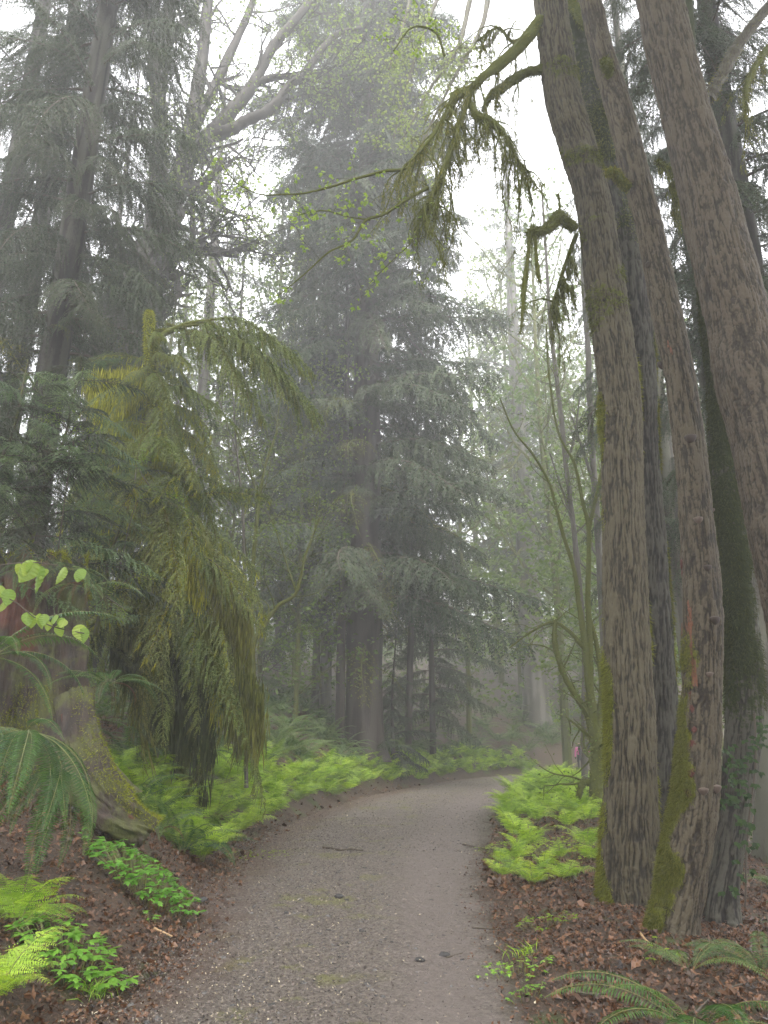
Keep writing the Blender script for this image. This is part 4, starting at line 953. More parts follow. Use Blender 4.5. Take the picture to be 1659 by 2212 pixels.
# hanging curtains of moss at the right side, from px 380..570
def curtain(px0, py0, px1, py1, Y, n, ln, mat, seed, wid=.02):
    g = np.random.default_rng(seed); mb = MB(); t = g.random(n)
    a, b_ = P(px0, py0, Y), P(px1, py1, Y)
    nb_ = 14; cl = g.integers(0, nb_, n); tc_ = (cl + .5 + g.normal(0, .22, n)) / nb_
    b = a * (1 - tc_[:, None]) + b_ * tc_[:, None] + g.normal(0, .06, (n, 3)); hang = ln * (.35 + hash3(cl, cl * 3, cl * 0 + seed))
    b[:, 2] -= g.random(n) * hang * .85
    d = unit(np.column_stack([g.normal(0, .10, (n, 2)), -np.ones(n)])); sd = unit(np.column_stack([g.normal(0, 1, (n, 2)), np.zeros(n)]))
    blades(mb, b, d, sd, .28 * g.uniform(.4, 1.4, n), wid * g.uniform(.4, 1.5, n), 0, np.clip(g.normal(.5, .3, n), 0, 1)); mb.build('moss_curtain', mat, droop, kind='stuff')
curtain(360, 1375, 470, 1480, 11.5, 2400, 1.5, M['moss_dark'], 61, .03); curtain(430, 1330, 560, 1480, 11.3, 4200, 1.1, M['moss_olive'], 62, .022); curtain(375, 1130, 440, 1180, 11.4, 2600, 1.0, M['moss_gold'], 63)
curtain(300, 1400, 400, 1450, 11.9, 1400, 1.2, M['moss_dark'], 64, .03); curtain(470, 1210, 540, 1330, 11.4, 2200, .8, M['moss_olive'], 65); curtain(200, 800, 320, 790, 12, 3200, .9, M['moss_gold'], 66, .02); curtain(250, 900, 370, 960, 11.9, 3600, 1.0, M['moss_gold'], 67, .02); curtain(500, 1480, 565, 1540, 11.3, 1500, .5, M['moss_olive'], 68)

# young hemlock standing on the stump, boughs reaching over it
YH = [branch_mesh('young_branch', 340 + i, 2.0, .15, [.35, .5][i], 70, .62, .55, .045, .013, .018, [M['needle_young'] if i == 0 else M['needle_hemlock'], M['twig'], M['moss_olive']], .014) for i in range(2)]
for lab, px, py, Y, Ht, nb, cr, sd_ in [('young hemlock with soft blue-green sprays rising behind the stump top', 60, 1180, 9.4, 2.8, 60, 1.7, 1), ('young hemlock leaning in from the left edge above the stump', -70, 1200, 8.6, 2.6, 44, 1.6, 2), ('small hemlock with dark sprays between the stump and the mossy tree', 215, 1300, 10.8, 2.4, 34, 1.1, 3)]:
    p = P(px, py, Y); root = thing('hemlock_sapling', lab, 'young tree', p); gg = np.random.default_rng(800 + sd_)
    mb = MB(); sp = spline([p + [0, 0, -.5], p + [.1, 0, .8], p + [.3, 0, 1.6], p + [.35, 0, Ht]], 20); tube(mb, sp, np.linspace(.04, .008, 20), 8, 0, .4); mb.build('trunk', M['bark_mossy'], root, smooth=True)
    for k in range(nb):
        t = .05 + .93 * (k + gg.random()) / nb; c = sp[int(t * 19)] - p; sc = cr / 2 * (1.15 - t * .7) * gg.uniform(.7, 1.1)
        inst('branch', YH[k % 2], root, tuple(c), (gg.normal(0, .2), gg.normal(-.05, .2), k * 2.4 + gg.normal(0, .3)), sc)

# ------------------------------------------------------------------ broadleaf trees: limbs traced, twigs grown
def leaf_cluster(mb, c, n, size, g, m=2, spread=1.0):
    """small hanging maple-like leaves: three kites each"""
    k = len(c); p = np.repeat(c, n, 0) + g.normal(0, size * spread, (k * n, 3)); N_ = len(p)
    yaw = g.random(N_) * 6.283; tn = np.clip(g.normal(.5, .3, N_), 0, 1); sz = size * g.uniform(.6, 1.3, N_)
    for q in (-1, 0, 1):
        a = yaw + q * .85; d = unit(np.stack([np.cos(a), np.sin(a), -.75 + g.normal(0, .3, N_)], 1)); sd = unit(np.cross(d, np.array([0, 0, 1.]) + g.normal(0, .3, d.shape)))
        blades(mb, p, d, sd, sz * (1 if q == 0 else .8), sz * .5, m, tn)
def grow(mb, base, d, L, r, depth, g, leaves, moss=.5, bendz=.15, seg=5, wig=.16, spread=.7, kids=(3, 5)):
    n = 9; p = [np.array(base)]; d = np.array(d)
    for i in range(n - 1):
        d = unit(d + g.normal(0, wig, 3) + np.array([0, 0, bendz / n])); p.append(p[-1] + d * L / (n - 1))
    p = np.array(p); tube(mb, p, np.linspace(r, r * .35, n), seg, 0, moss, cap=False)
    if depth == 0:
        leaves.append(p[-1]); leaves.append(p[6]); leaves.append(p[4]); return
    for k in range(int(g.integers(*kids))):
        i = int(g.integers(2, n)); sd = unit(g.normal(0, 1, 3)); nd_ = unit(p[min(i, n - 1)] - p[i - 1] + sd * spread)
        grow(mb, p[i] if i < n else p[-1], nd_, L * g.uniform(.45, .7), r * .5, depth - 1, g, leaves, moss, bendz, max(3, seg - 1), wig, spread, kids)
def maple(name, label, limbs, seed, barkm, leafm, Y, base, leaf=.12, nleaf=4, depth=2, twig_n=5, twig_L=2.2, group=None, moss=.6, twr=.35, cat='tree', bendz=.15, spread=.7, foliage='foliage', fro=0.0, lw=1.0):
    """limbs: list of (rows (px,py,w[,Y]))"""
    g = np.random.default_rng(seed); root = thing(name, label, cat, base, group); pts = []
    for rows in limbs:
        q = []
        for r_ in rows:
            p, rad = PR(r_[0], r_[1], r_[3] if len(r_) > 3 else Y, r_[2] * lw); q.append([*p, rad])
        q = spline(np.array(q), max(24, int(3 * len(q)) * 4)); mb = MB(); tube(mb, q[:, :3], np.maximum(q[:, 3], .008), 14 if q[0, 3] > .08 else 8, 0, moss, rough=.18, seed=seed + len(pts))
        n = len(q)
        if moss > .4 and q[0, 3] > .02:
            nt_ = int(900 * min(1, q[0, 3] * 6)); ii = g.integers(0, n, nt_); dd = unit(g.normal(0, 1, (nt_, 3)) + [0, 0, .3]); tris(mb, q[ii, :3] + dd * q[ii, 3:4] * .95, unit(dd + g.normal(0, .3, dd.shape)), unit(np.cross(dd, g.normal(0, 1, dd.shape))), .02 + q[ii, 3] * .5, .012 + q[ii, 3] * .12, 1, g.random(nt_))
        mb.build('limb' if rows is not limbs[0] else 'trunk', [barkm, M['moss_olive']], root, smooth=True); pts.append(q)
    mb = MB(); lv = []
    for q in pts:
        n = len(q)
        for k in range(twig_n):
            i = int(g.integers(int(n * .3 + fro * n), n)); t = unit(q[min(i + 1, n - 1), :3] - q[i - 1, :3]); sd = unit(np.cross(t, g.normal(0, 1, 3)))
            grow(mb, q[i, :3], unit(t + sd * 1.0), twig_L * g.uniform(.5, 1.1), max(q[i, 3] * twr, .006), depth, g, lv, moss, bendz, 4, .16, spread)
    if mb.n: mb.build('twigs', [barkm], root, kind='stuff')
    if lv and nleaf and leafm is not None:
        lb = MB(); leaf_cluster(lb, np.array(lv), nleaf, leaf, g, 0, 1.3); lb.build(foliage, leafm, root, kind='stuff')
    return root
# big-leaf maple in the fog, upper left
bx = P(270, 1100, 23); maple('maple_tree', 'great foggy maple whose mossy limbs fan out over the upper left', [
  [(240, 1150, 110), (258, 850, 96), (285, 680, 84), (305, 610, 70), (330, 545, 58)],
  [(318, 590, 40), (335, 500, 34), (340, 400, 27), (345, 300, 22), (342, 200, 24), (343, 130, 34), (352, 80, 20), (368, 20, 16), (380, -60, 12)],
  [(330, 545, 44), (352, 495, 40), (372, 430, 34), (392, 370, 30), (408, 300, 24), (425, 200, 20), (440, 100, 17), (452, -20, 14)],
  [(392, 370, 26), (425, 320, 26), (452, 295, 24), (500, 240, 20), (545, 185, 17), (590, 100, 14), (640, 40, 12), (690, -20, 9)],
  [(452, 295, 18), (490, 285, 19), (530, 262, 16), (585, 235, 15), (620, 190, 13), (655, 160, 11), (720, 80, 9), (780, 60, 6)],
  [(408, 300, 20), (430, 250, 18), (455, 205, 15), (500, 110, 13), (540, 20, 10), (560, -40, 8)],
  [(345, 600, 26), (365, 558, 26), (400, 545, 20), (435, 540, 17), (480, 545, 13), (515, 552, 8)],
  [(372, 430, 20), (400, 410, 18), (440, 400, 14), (480, 350, 10)],
  [(545, 185, 10), (580, 170, 10), (625, 165, 8), (680, 175, 6)],
  [(343, 130, 14), (325, 70, 12), (310, 10, 9), (300, -50, 8)],
  [(343, 130, 14), (375, 75, 12), (410, 40, 10), (440, -30, 8)],
  [(415, 540, 8), (416, 470, 8), (414, 380, 6), (410, 300, 3)], [(440, 540, 6), (438, 450, 5), (434, 330, 3)]],
  901, M['bark_dark'], M['leaf_fog'], 23, (bx[0], 23, gz1(bx[0], 23)), leaf=.10, nleaf=2, depth=2, twig_n=10, twig_L=2.8, moss=.15, lw=1.45)
# slender maple hanging clusters of new leaves above the path
p = P(1010, 1560, 17)
maple('maple_sapling', 'slender maple dangling pale new leaves in front of the great cedar crown', [
  [(1015, 0, 12, 17), (990, 100, 9, 17), (930, 190, 6, 17), (870, 300, 4, 17)], [(1060, -40, 14, 17), (1040, 60, 10, 17), (985, 160, 7, 17), (900, 330, 4, 17)], [(960, -40, 10, 17), (920, 60, 7, 17), (880, 180, 5, 17), (850, 300, 3, 17)],
  [(900, -60, 9, 17), (870, 60, 6, 17), (840, 150, 4, 17)], [(1080, 60, 9, 17), (1050, 100, 7, 17), (990, 105, 5, 17), (940, 130, 3, 17)]],
  902, M['bark_mossy'], M['leaf_pale'], 17, (p[0], 17, gz1(p[0], 17)), leaf=.085, nleaf=4, depth=1, twig_n=11, twig_L=1.4, moss=.3, bendz=-.6)


# ------------------------------------------------------------------ mossy limbs of the big trunks
def tuft_hang(mb, sp, n, g, ln=.2, w=.02, m=1, gather=10):
    """hanging moss tufts along a polyline, gathered into separate beards"""
    k = len(sp); cen = g.random(gather) * (k - 1); size = g.lognormal(-.25, .55, gather); cl = g.integers(0, gather, n)
    ss = np.clip(cen[cl] + g.normal(0, .35, n), 0, k - 1.001); i0 = ss.astype(int); fr = (ss - i0)[:, None]
    b = sp[i0] * (1 - fr) + sp[i0 + 1] * fr + g.normal(0, .012, (n, 3)); b[:, 2] -= g.random(n) * ln * size[cl] * .8
    d = unit(np.column_stack([g.normal(0, .22, (n, 2)), -np.ones(n)])); sd = unit(np.column_stack([g.normal(0, 1, (n, 2)), np.zeros(n)]))
    blades(mb, b, d, sd, ln * .42 * g.uniform(.3, 1.3, n), w * .6 * g.uniform(.5, 1.5, n), m, np.clip(g.normal(.5, .3, n), 0, 1))
def mossy_limb(root, rows, seed, sub=0, subL=.8, hang=900, hl=.22, moss=.8, gather=12, fuzz=1500, twh=160, spray=None):
    g = np.random.default_rng(seed); q = spline(np.array([[*PR(r_[0], r_[1], r_[3], r_[2])[0], PR(r_[0], r_[1], r_[3], r_[2])[1]] for r_ in rows]), 40)
    sp = q[:, :3]; mb = MB(); tube(mb, sp, q[:, 3], 12, 0, moss, rough=.3, seed=seed)
    if fuzz:
        ii = g.integers(0, 40, fuzz); dd = unit(g.normal(0, 1, (fuzz, 3))); tris(mb, sp[ii] + dd * q[ii, 3:4] * .9 + g.normal(0, .01, (fuzz, 3)), unit(dd + [0, 0, -.4]), unit(np.cross(dd, g.normal(0, 1, dd.shape))), .012 + q[ii, 3] * .6, .004 + q[ii, 3] * .07, 1, g.random(fuzz))
    if hang: tuft_hang(mb, sp, hang, g, hl * .8, .012, 1, gather * 2)
    for k in range(sub):
        i = int(8 + 31 * (k + g.random()) / sub); L = subL * g.uniform(.4, 1.25); n = 12
        d = unit(unit(sp[min(i + 1, 39)] - sp[i - 1]) * .6 + g.normal(0, .5, 3) + np.array([0, 0, -.3])); p = [sp[i]]
        for _ in range(n - 1):
            d = unit(d + g.normal(0, .12, 3) + np.array([0, 0, -.16])); p.append(p[-1] + d * L / (n - 1))
        p = np.array(p); tube(mb, p, np.linspace(.014, .003, n), 5, 0, .7, rough=.4)
        tuft_hang(mb, p, twh, g, hl * .6, .010, 1, 9)
        for _ in range(3):
            j = int(g.integers(3, n)); d2 = unit(g.normal(0, .5, 3) + np.array([0, 0, -.8])); p2 = p[j] + d2 * np.linspace(0, 1, 7)[:, None] * L * .45 + np.cumsum(g.normal(0, .01, (7, 3)), 0); tube(mb, p2, .004, 3, 0, .5, cap=False); tuft_hang(mb, p2, twh // 2, g, hl * .5, .009, 1, 6)
    mb.build('mossy_limb', [M['bark_mossy'], M['moss_olive']], root, smooth=False)
    return sp
mossy_limb(t1, [(1168, 40, 22, 8.2), (1140, 80, 26, 8.2), (1085, 135, 24, 8.1), (1045, 165, 18, 8.0), (1020, 190, 16, 8.0), (985, 208, 22, 7.9), (965, 245, 12, 7.9), (930, 300, 9, 7.8), (900, 335, 6, 7.8), (868, 368, 4, 7.8)], 1001, sub=38, subL=1.0, hang=900, hl=.22)
mossy_limb(t1, [(1020, 190, 12, 8.0), (1000, 250, 10, 7.9), (975, 320, 12, 7.9), (950, 390, 16, 7.8), (930, 430, 12, 7.8), (915, 455, 5, 7.8)], 1002, sub=26, subL=.8, hang=800, hl=.3, gather=7)
mossy_limb(t1, [(1015, 220, 12, 8.0), (1030, 250, 18, 7.9), (1060, 262, 18, 7.9), (1090, 290, 10, 7.8), (1115, 340, 6, 7.8), (1145, 375, 3, 7.8)], 1003, sub=30, subL=.95, hang=600, hl=.25)
mossy_limb(t1, [(1175, 148, 20, 8.3), (1130, 160, 20, 8.4), (1085, 190, 20, 8.4), (1058, 210, 16, 8.4), (1043, 240, 7, 8.4)], 1004, sub=8, subL=.9, hang=500, hl=.2)
mossy_limb(t1, [(1165, 60, 10, 8.6), (1110, 90, 7, 8.7), (1075, 60, 5, 8.8), (1030, 90, 3, 8.8)], 1005, sub=16, subL=1.0, hang=300, hl=.2)
mossy_limb(t1, [(1242, 492, 22, 8.2), (1222, 480, 22, 8.1), (1207, 468, 26, 8.0), (1190, 488, 22, 8.0), (1165, 500, 20, 7.9), (1147, 502, 18, 7.9), (1143, 520, 9, 7.9), (1140, 560, 8, 7.9), (1132, 620, 12, 7.9), (1130, 665, 8, 7.9), (1124, 720, 3, 7.9)], 1006, hang=900, hl=.14, gather=16, fuzz=5000)
mossy_limb(t1, [(1155, 505, 10, 7.9), (1158, 545, 7, 7.9), (1162, 590, 9, 7.9), (1168, 612, 4, 7.9)], 1007, hang=150, hl=.1, fuzz=900)
mossy_limb(t1, [(1207, 466, 6, 8.0), (1209, 440, 5, 8.0), (1205, 420, 7, 8.0)], 1008, hang=0, fuzz=300)
mossy_limb(t1, [(1246, 505, 10, 8.4), (1225, 560, 8, 8.4), (1205, 620, 6, 8.4), (1190, 670, 4, 8.4)], 1009, sub=14, subL=.6, hang=900, hl=.35)
mossy_limb(t3, [(1372, 405, 20, 7.0), (1350, 400, 17, 6.95), (1330, 375, 18, 6.9), (1312, 372, 14, 6.85)], 1010, hang=160, hl=.1, fuzz=1800, gather=5)
mossy_limb(t3, [(1316, 215, 16, 7.0), (1318, 170, 16, 6.9), (1310, 140, 22, 6.8), (1305, 132, 10, 6.8)], 1011, hang=60, hl=.08, fuzz=900)
mossy_limb(t2, [(1228, 0, 20, 9.2), (1250, 28, 22, 9.0), (1270, 50, 20, 8.8), (1283, -30, 14, 8.7)], 1012, hang=200, hl=.12)
mossy_limb(t4, [(1530, 215, 26, 8.0), (1560, 160, 26, 7.9), (1600, 90, 24, 7.8), (1680, -10, 20, 7.6)], 1013, hang=0, fuzz=500, moss=.2)
mossy_limb(t4, [(1680, 80, 16, 8.4), (1640, 130, 14, 8.3), (1612, 190, 12, 8.2), (1610, 260, 6, 8.2)], 1014, sub=8, subL=.6, hang=500, hl=.2)
mossy_limb(t3, [(1420, 350, 12, 7.2), (1450, 372, 8, 7.3), (1475, 420, 5, 7.4)], 1015, sub=10, subL=.6, hang=300, hl=.3)
# overhead twigs of new leaves growing from the left limb
def leafy_bough(rows_list, seed, Y, label_mat, leaf=.055, n=5, tw=14):
    g = np.random.default_rng(seed)
    lv = []
    for rows in rows_list:
        mb = MB()
        q = spline(np.array([[*PR(x, y, Y, w)[0], PR(x, y, Y, w)[1]] for x, y, w in rows]), 40); tube(mb, q[:, :3], q[:, 3], 6, 0, .55, rough=.3)
        for k in range(tw):
            i = int(g.integers(6, 40)); d = unit(g.normal(0, .6, 3) + unit(q[min(i + 1, 39), :3] - q[i - 1, :3]) * .7 + np.array([0, 0, .12])); L = g.uniform(.15, .5)
            p = q[i, :3] + np.cumsum(np.vstack([np.zeros(3), d * L / 6 + g.normal(0, .02, (6, 3))]), 0); tube(mb, p, .0035, 3, 0, .3, cap=False); lv += [p[-1]] + ([p[3]] if g.random() < .4 else [])
        lv.append(q[-1, :3]); mb.build('bough', M['bark_mossy'], t1, smooth=True)
    lb = MB(); leaf_cluster(lb, np.array(lv), n, leaf, g, 0, .9); lb.build('foliage', M[label_mat], t1, kind='stuff')
leafy_bough([[(905, 350, 7), (868, 366, 7), (829, 370, 7), (773, 385, 6), (698, 408, 5), (653, 418, 4), (614, 420, 4), (563, 420, 3), (527, 405, 3), (503, 387, 2), (470, 342, 2)],
  [(925, 405, 8), (868, 438, 8), (829, 463, 7), (790, 476, 6), (760, 520, 5), (710, 545, 4), (660, 590, 3), (600, 640, 2)],
  [(800, 475, 4), (750, 468, 3), (700, 455, 3), (640, 465, 2)], [(915, 455, 4), (890, 520, 3), (850, 560, 2), (800, 610, 2)], [(960, 120, 6), (940, 70, 5), (890, 60, 4), (850, 110, 3)]], 1100, 7.8, 'leaf_maple')

# knots, shelf fungi and the woodpecker scar
def on_trunk(key, px, py):
    """point of the trunk surface nearest the pixel ray on the camera side"""
    V = BIG[key]['V']; a = P(px, py, 5.0) - np.array([0, 0, EYE]); a = a / np.linalg.norm(a); q = V.reshape(-1, 3) - np.array([0, 0, EYE]); t = q @ a
    d = np.linalg.norm(q - t[:, None] * a, axis=1) + t * .02; i = int(np.argmin(d)); return V.reshape(-1, 3)[i], BIG[key]['n'].reshape(-1, 3)[i]
M['fungus'] = plain('fungus', (.05, .034, .025), .7, (.15, .11, .085), 25); M['fungus_dark'] = plain('fungus_dark', (.02, .014, .01), .7, (.07, .05, .04), 30)
M['knot'] = plain('knot', (.012, .009, .007), .9, (.05, .035, .025), 40); M['rawwood'] = plain('rawwood', (.035, .012, .006), .7, (.22, .085, .036), 60); M['redwood'] = plain('redwood', (.03, .007, .005), .8, (.10, .02, .012), 40)
def shelf(key, px, py, w, mat, seed, h=.85, name='shelf_fungus'):
    p, n_ = on_trunk(key, px, py); g = np.random.default_rng(seed); zc = p[1] * math.cos(PITCH) + (p[2] - EYE) * math.sin(PITCH); r = w * zc / FPX / 2
    th = np.linspace(0, math.pi, 13); n2 = unit(np.array([n_[0], n_[1], 0])); tg = np.array([-n2[1], n2[0], 0]); mb = MB(); rings = []
    for zz, rr_ in ((-.9 * h, .05), (-.75 * h, .45), (-.35 * h, .85), (-.05, 1.0), (.08, .97), (.14, .7), (.30 * h, .05)):
        rings.append(p - n2 * r * .15 + r * rr_ * (np.cos(th)[:, None] * tg + .95 * np.sin(th)[:, None] * n2) * (1 + g.normal(0, .03, (13, 1))) + np.array([0, 0, zz * r * 1.6]))
    Vv = np.array(rings); i = np.arange(6)[:, None] * 13; j = np.arange(12)[None]
    mb.add(Vv.reshape(-1, 3), np.stack([i + j, i + j + 1, i + 13 + j + 1, i + 13 + j], -1).reshape(-1, 4)); mb.build(name, M[mat], BIG[key]['root'], smooth=True)
for k, a_ in enumerate([('t3', 1423, 787, 24, 'fungus_dark'), ('t3', 1491, 942, 26, 'fungus_dark'), ('t3', 1508, 1120, 20, 'fungus'), ('t3', 1528, 1224, 20, 'fungus_dark'), ('t3', 1544, 1336, 24, 'fungus_dark'), ('t3', 1520, 1705, 22, 'fungus'), ('t3', 1548, 1700, 24, 'fungus'), ('t3', 1534, 1455, 16, 'fungus'), ('t3', 1562, 1098, 10, 'fungus')]): shelf(*a_, 40 + k)
def knot(key, px, py, w, mat='knot', seed=0, name='knot', tall=1.1):
    p, n_ = on_trunk(key, px, py); zc = p[1] * math.cos(PITCH) + (p[2] - EYE) * math.sin(PITCH); r = w * zc / FPX / 2; g = np.random.default_rng(seed)
    tg = unit(np.cross(n_, [0, 0, 1.])); up = np.cross(tg, n_); th = np.linspace(0, 2 * math.pi, 14, endpoint=False); rings = []; ir = g.normal(0, .22, (14, 1))
    for dep, rr_ in ((-.3, 1.15), (.06, 1.0), (.16, .75), (.14, .4), (.05, .05)):
        rings.append(p + r * rr_ * (np.cos(th)[:, None] * tg + tall * np.sin(th)[:, None] * up) * (1 + ir) + n_ * dep * r)
    Vv = np.array(rings); i = np.arange(4)[:, None] * 14; j = np.arange(14)[None]; j2 = (j + 1) % 14
    mb = MB(); mb.add(Vv.reshape(-1, 3), np.stack([i + j, i + j2, i + 14 + j2, i + 14 + j], -1).reshape(-1, 4)); mb.build(name, M[mat], BIG[key]['root'], smooth=True)
for k, (key, x, y, w) in enumerate([('t5', 1465, 118, 16), ('t5', 1487, 20, 10), ('t5', 1560, 410, 13), ('t5', 1590, 342, 12), ('t5', 1605, 495, 14), ('t5', 1588, 650, 14), ('t5', 1620, 905, 14), ('t5', 1640, 1100, 16), ('t5', 1628, 848, 10), ('t5', 1455, 240, 10), ('t5', 1520, 590, 12), ('t3', 1398, 572, 14), ('t3', 1481, 1077, 16), ('t3', 1500, 1200, 9), ('t3', 1492, 1106, 7), ('t3', 1415, 478, 14), ('t3', 1465, 960, 7)]): knot(key, x, y, w, 'knot', 60 + k)
for k, (x, y, w) in enumerate([(1471, 1218, 14), (1470, 1238, 10), (1491, 1500, 12), (1494, 1530, 10), (1500, 1577, 10), (1496, 1610, 14), (1492, 1668, 12), (1486, 1712, 14)]): knot('t3', x, y, w, 'redwood', 90 + k, 'woodpecker_hole', 1.4)
# the long orange scar: ragged plates of raw wood following the trunk
mb = MB(); g = np.random.default_rng(4)
for x0, y0, x1, y1, w, nn in ((1488, 1300, 1492, 1368, 14, 40), (1491, 1350, 1499, 1480, 6, 60), (1443, 740, 1450, 762, 6, 9), (1500, 1430, 1505, 1480, 6, 18), (1456, 1350, 1458, 1372, 6, 6)):
    for q in range(nn):
        t = g.random(); x = x0 + (x1 - x0) * t + g.normal(0, w * .22); y = y0 + (y1 - y0) * t; p, n_ = on_trunk('t3', x, y); tg = unit(np.cross(n_, [0, 0, 1.])); up = np.cross(tg, n_)
        a = g.uniform(.005, .011); b_ = g.uniform(.02, .05); p = p + n_ * .004; th = np.arange(6) / 6 * 6.283; c6 = p + (a * np.cos(th)[:, None] * tg + b_ * np.sin(th)[:, None] * up) * g.uniform(.7, 1.2, (6, 1)) + n_ * g.normal(0, .004, (6, 1))
        mb.add(np.vstack([c6, p + n_ * .006]), [[k, (k + 1) % 6, 6] for k in range(6)], 0, g.random())
mb.build('scar', M['rawwood'], t3, kind='stuff')
# ivy climbing the right side of the dark trunk
ivy = thing('ivy', 'glossy ivy climbing the right side of the dark mossy trunk', 'ivy', tuple(P(1625, 1900, 7.9))); g = np.random.default_rng(8); mb = MB(); n = 80
y_ = g.uniform(1540, 1930, n); x_ = 1628 - (y_ - 1540) * .10 + g.normal(0, 16, n) + 14 * np.sin(y_ / 40); pts = np.array([P(a, b_, 7.75 + g.normal(0, .12)) for a, b_ in zip(x_, y_)])
for q in (-1, 0, 1):
    d = unit(np.column_stack([q * .8 + g.normal(0, .25, n), -.35 + g.normal(0, .3, n), -.7 + g.normal(0, .25, n)])); sd = unit(np.cross(d, np.array([0, -1., .3]) + g.normal(0, .2, d.shape))); blades(mb, pts, d, sd, .06 * g.uniform(.6, 1.2, n), .04, 0, g.random(n))
mb.build('foliage', M['ivy'], ivy, kind='stuff'); mb = MB(); tube(mb, spline([P(1610, 1960, 7.85), P(1615, 1800, 7.85), P(1632, 1650, 7.8), P(1630, 1540, 7.8)], 20), .01, 5, 0, .3); mb.build('stem', M['twig'], ivy)
sprig = thing('ivy', 'small ivy sprigs clinging between the scarred trunk and the dark one', 'ivy', tuple(P(1570, 1700, 7.4))); mb = MB()
pts = np.array([P(x, y, 7.3) for x, y in [(1565, 1610), (1575, 1615), (1560, 1625), (1572, 1640), (1565, 1655), (1560, 1720), (1570, 1728), (1552, 1735), (1562, 1740)]]); pts = np.repeat(pts, 4, 0) + g.normal(0, .02, (36, 3)); d = unit(g.normal(0, .6, (36, 3)) + [.2, -.3, -.6]); blades(mb, pts, d, unit(np.cross(d, [0, -1., .2])), .07, .035, 0, g.random(36)); mb.build('foliage', M['ivy'], sprig, kind='stuff')

# ------------------------------------------------------------------ thin trees on the right of the bend
p0 = P(1288, 1745, 15); vb = (p0[0], 15, gz1(p0[0], 15))
maple('vine_maple', 'mossy many-stemmed vine maple right of the path, beside the thick trunks', [
  [(1292, 1760, 34), (1288, 1700, 30), (1290, 1620, 27), (1280, 1560, 26), (1274, 1500, 20)],
  [(1280, 1560, 20), (1262, 1530, 15), (1235, 1490, 12), (1212, 1440, 12), (1198, 1385, 12), (1200, 1340, 8)],
  [(1274, 1500, 17), (1262, 1380, 14), (1250, 1300, 11), (1240, 1230, 9), (1215, 1150, 8), (1200, 1090, 7), (1185, 1040, 6), (1150, 980, 5), (1110, 930, 4), (1080, 860, 3)],
  [(1274, 1500, 16), (1274, 1380, 14), (1270, 1290, 12), (1272, 1150, 10), (1258, 1080, 8), (1240, 1000, 6), (1205, 930, 5), (1185, 800, 4), (1180, 700, 3)],
  [(1285, 1600, 18), (1300, 1500, 13), (1290, 1400, 10), (1275, 1340, 9)], [(1272, 1150, 8), (1290, 1060, 6), (1306, 990, 4), (1330, 900, 3)],
  [(1262, 1400, 10), (1225, 1360, 8), (1190, 1345, 6), (1140, 1370, 4), (1100, 1400, 3)], [(1288, 1700, 14), (1262, 1690, 14), (1250, 1720, 12)]],
  905, M['bark_mossy'], M['leaf_fog'], 15, vb, leaf=.05, nleaf=2, depth=1, twig_n=6, twig_L=1.0, moss=.9, bendz=.1)
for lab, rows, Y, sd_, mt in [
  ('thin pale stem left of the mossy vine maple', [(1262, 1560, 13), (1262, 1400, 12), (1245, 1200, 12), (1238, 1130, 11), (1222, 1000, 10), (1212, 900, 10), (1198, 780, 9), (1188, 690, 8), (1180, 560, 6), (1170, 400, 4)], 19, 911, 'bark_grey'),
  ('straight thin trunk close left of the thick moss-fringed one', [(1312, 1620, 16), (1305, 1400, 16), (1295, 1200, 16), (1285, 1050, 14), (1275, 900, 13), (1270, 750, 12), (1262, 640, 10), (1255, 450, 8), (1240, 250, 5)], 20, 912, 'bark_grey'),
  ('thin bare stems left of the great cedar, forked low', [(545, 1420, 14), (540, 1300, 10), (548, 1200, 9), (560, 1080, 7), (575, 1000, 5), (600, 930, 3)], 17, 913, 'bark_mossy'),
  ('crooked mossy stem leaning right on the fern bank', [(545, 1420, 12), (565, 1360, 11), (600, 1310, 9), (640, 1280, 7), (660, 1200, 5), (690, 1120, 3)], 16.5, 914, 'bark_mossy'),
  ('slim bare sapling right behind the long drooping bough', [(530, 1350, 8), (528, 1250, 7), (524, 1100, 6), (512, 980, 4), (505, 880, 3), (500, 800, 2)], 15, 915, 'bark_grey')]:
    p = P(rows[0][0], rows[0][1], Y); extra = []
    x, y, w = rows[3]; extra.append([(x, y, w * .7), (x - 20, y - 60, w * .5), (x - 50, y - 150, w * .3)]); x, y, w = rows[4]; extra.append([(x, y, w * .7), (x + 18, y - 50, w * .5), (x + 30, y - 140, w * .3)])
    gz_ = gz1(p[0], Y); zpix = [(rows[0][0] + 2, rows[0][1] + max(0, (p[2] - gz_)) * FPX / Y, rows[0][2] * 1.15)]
    maple('young_maple', lab, [zpix + rows] + extra, sd_, M[mt], M['leaf_fog'], Y, (p[0], Y, gz_), leaf=.06, nleaf=2, depth=1, twig_n=8, twig_L=1.3, moss=.6 if mt == 'bark_mossy' else .3, cat='sapling')
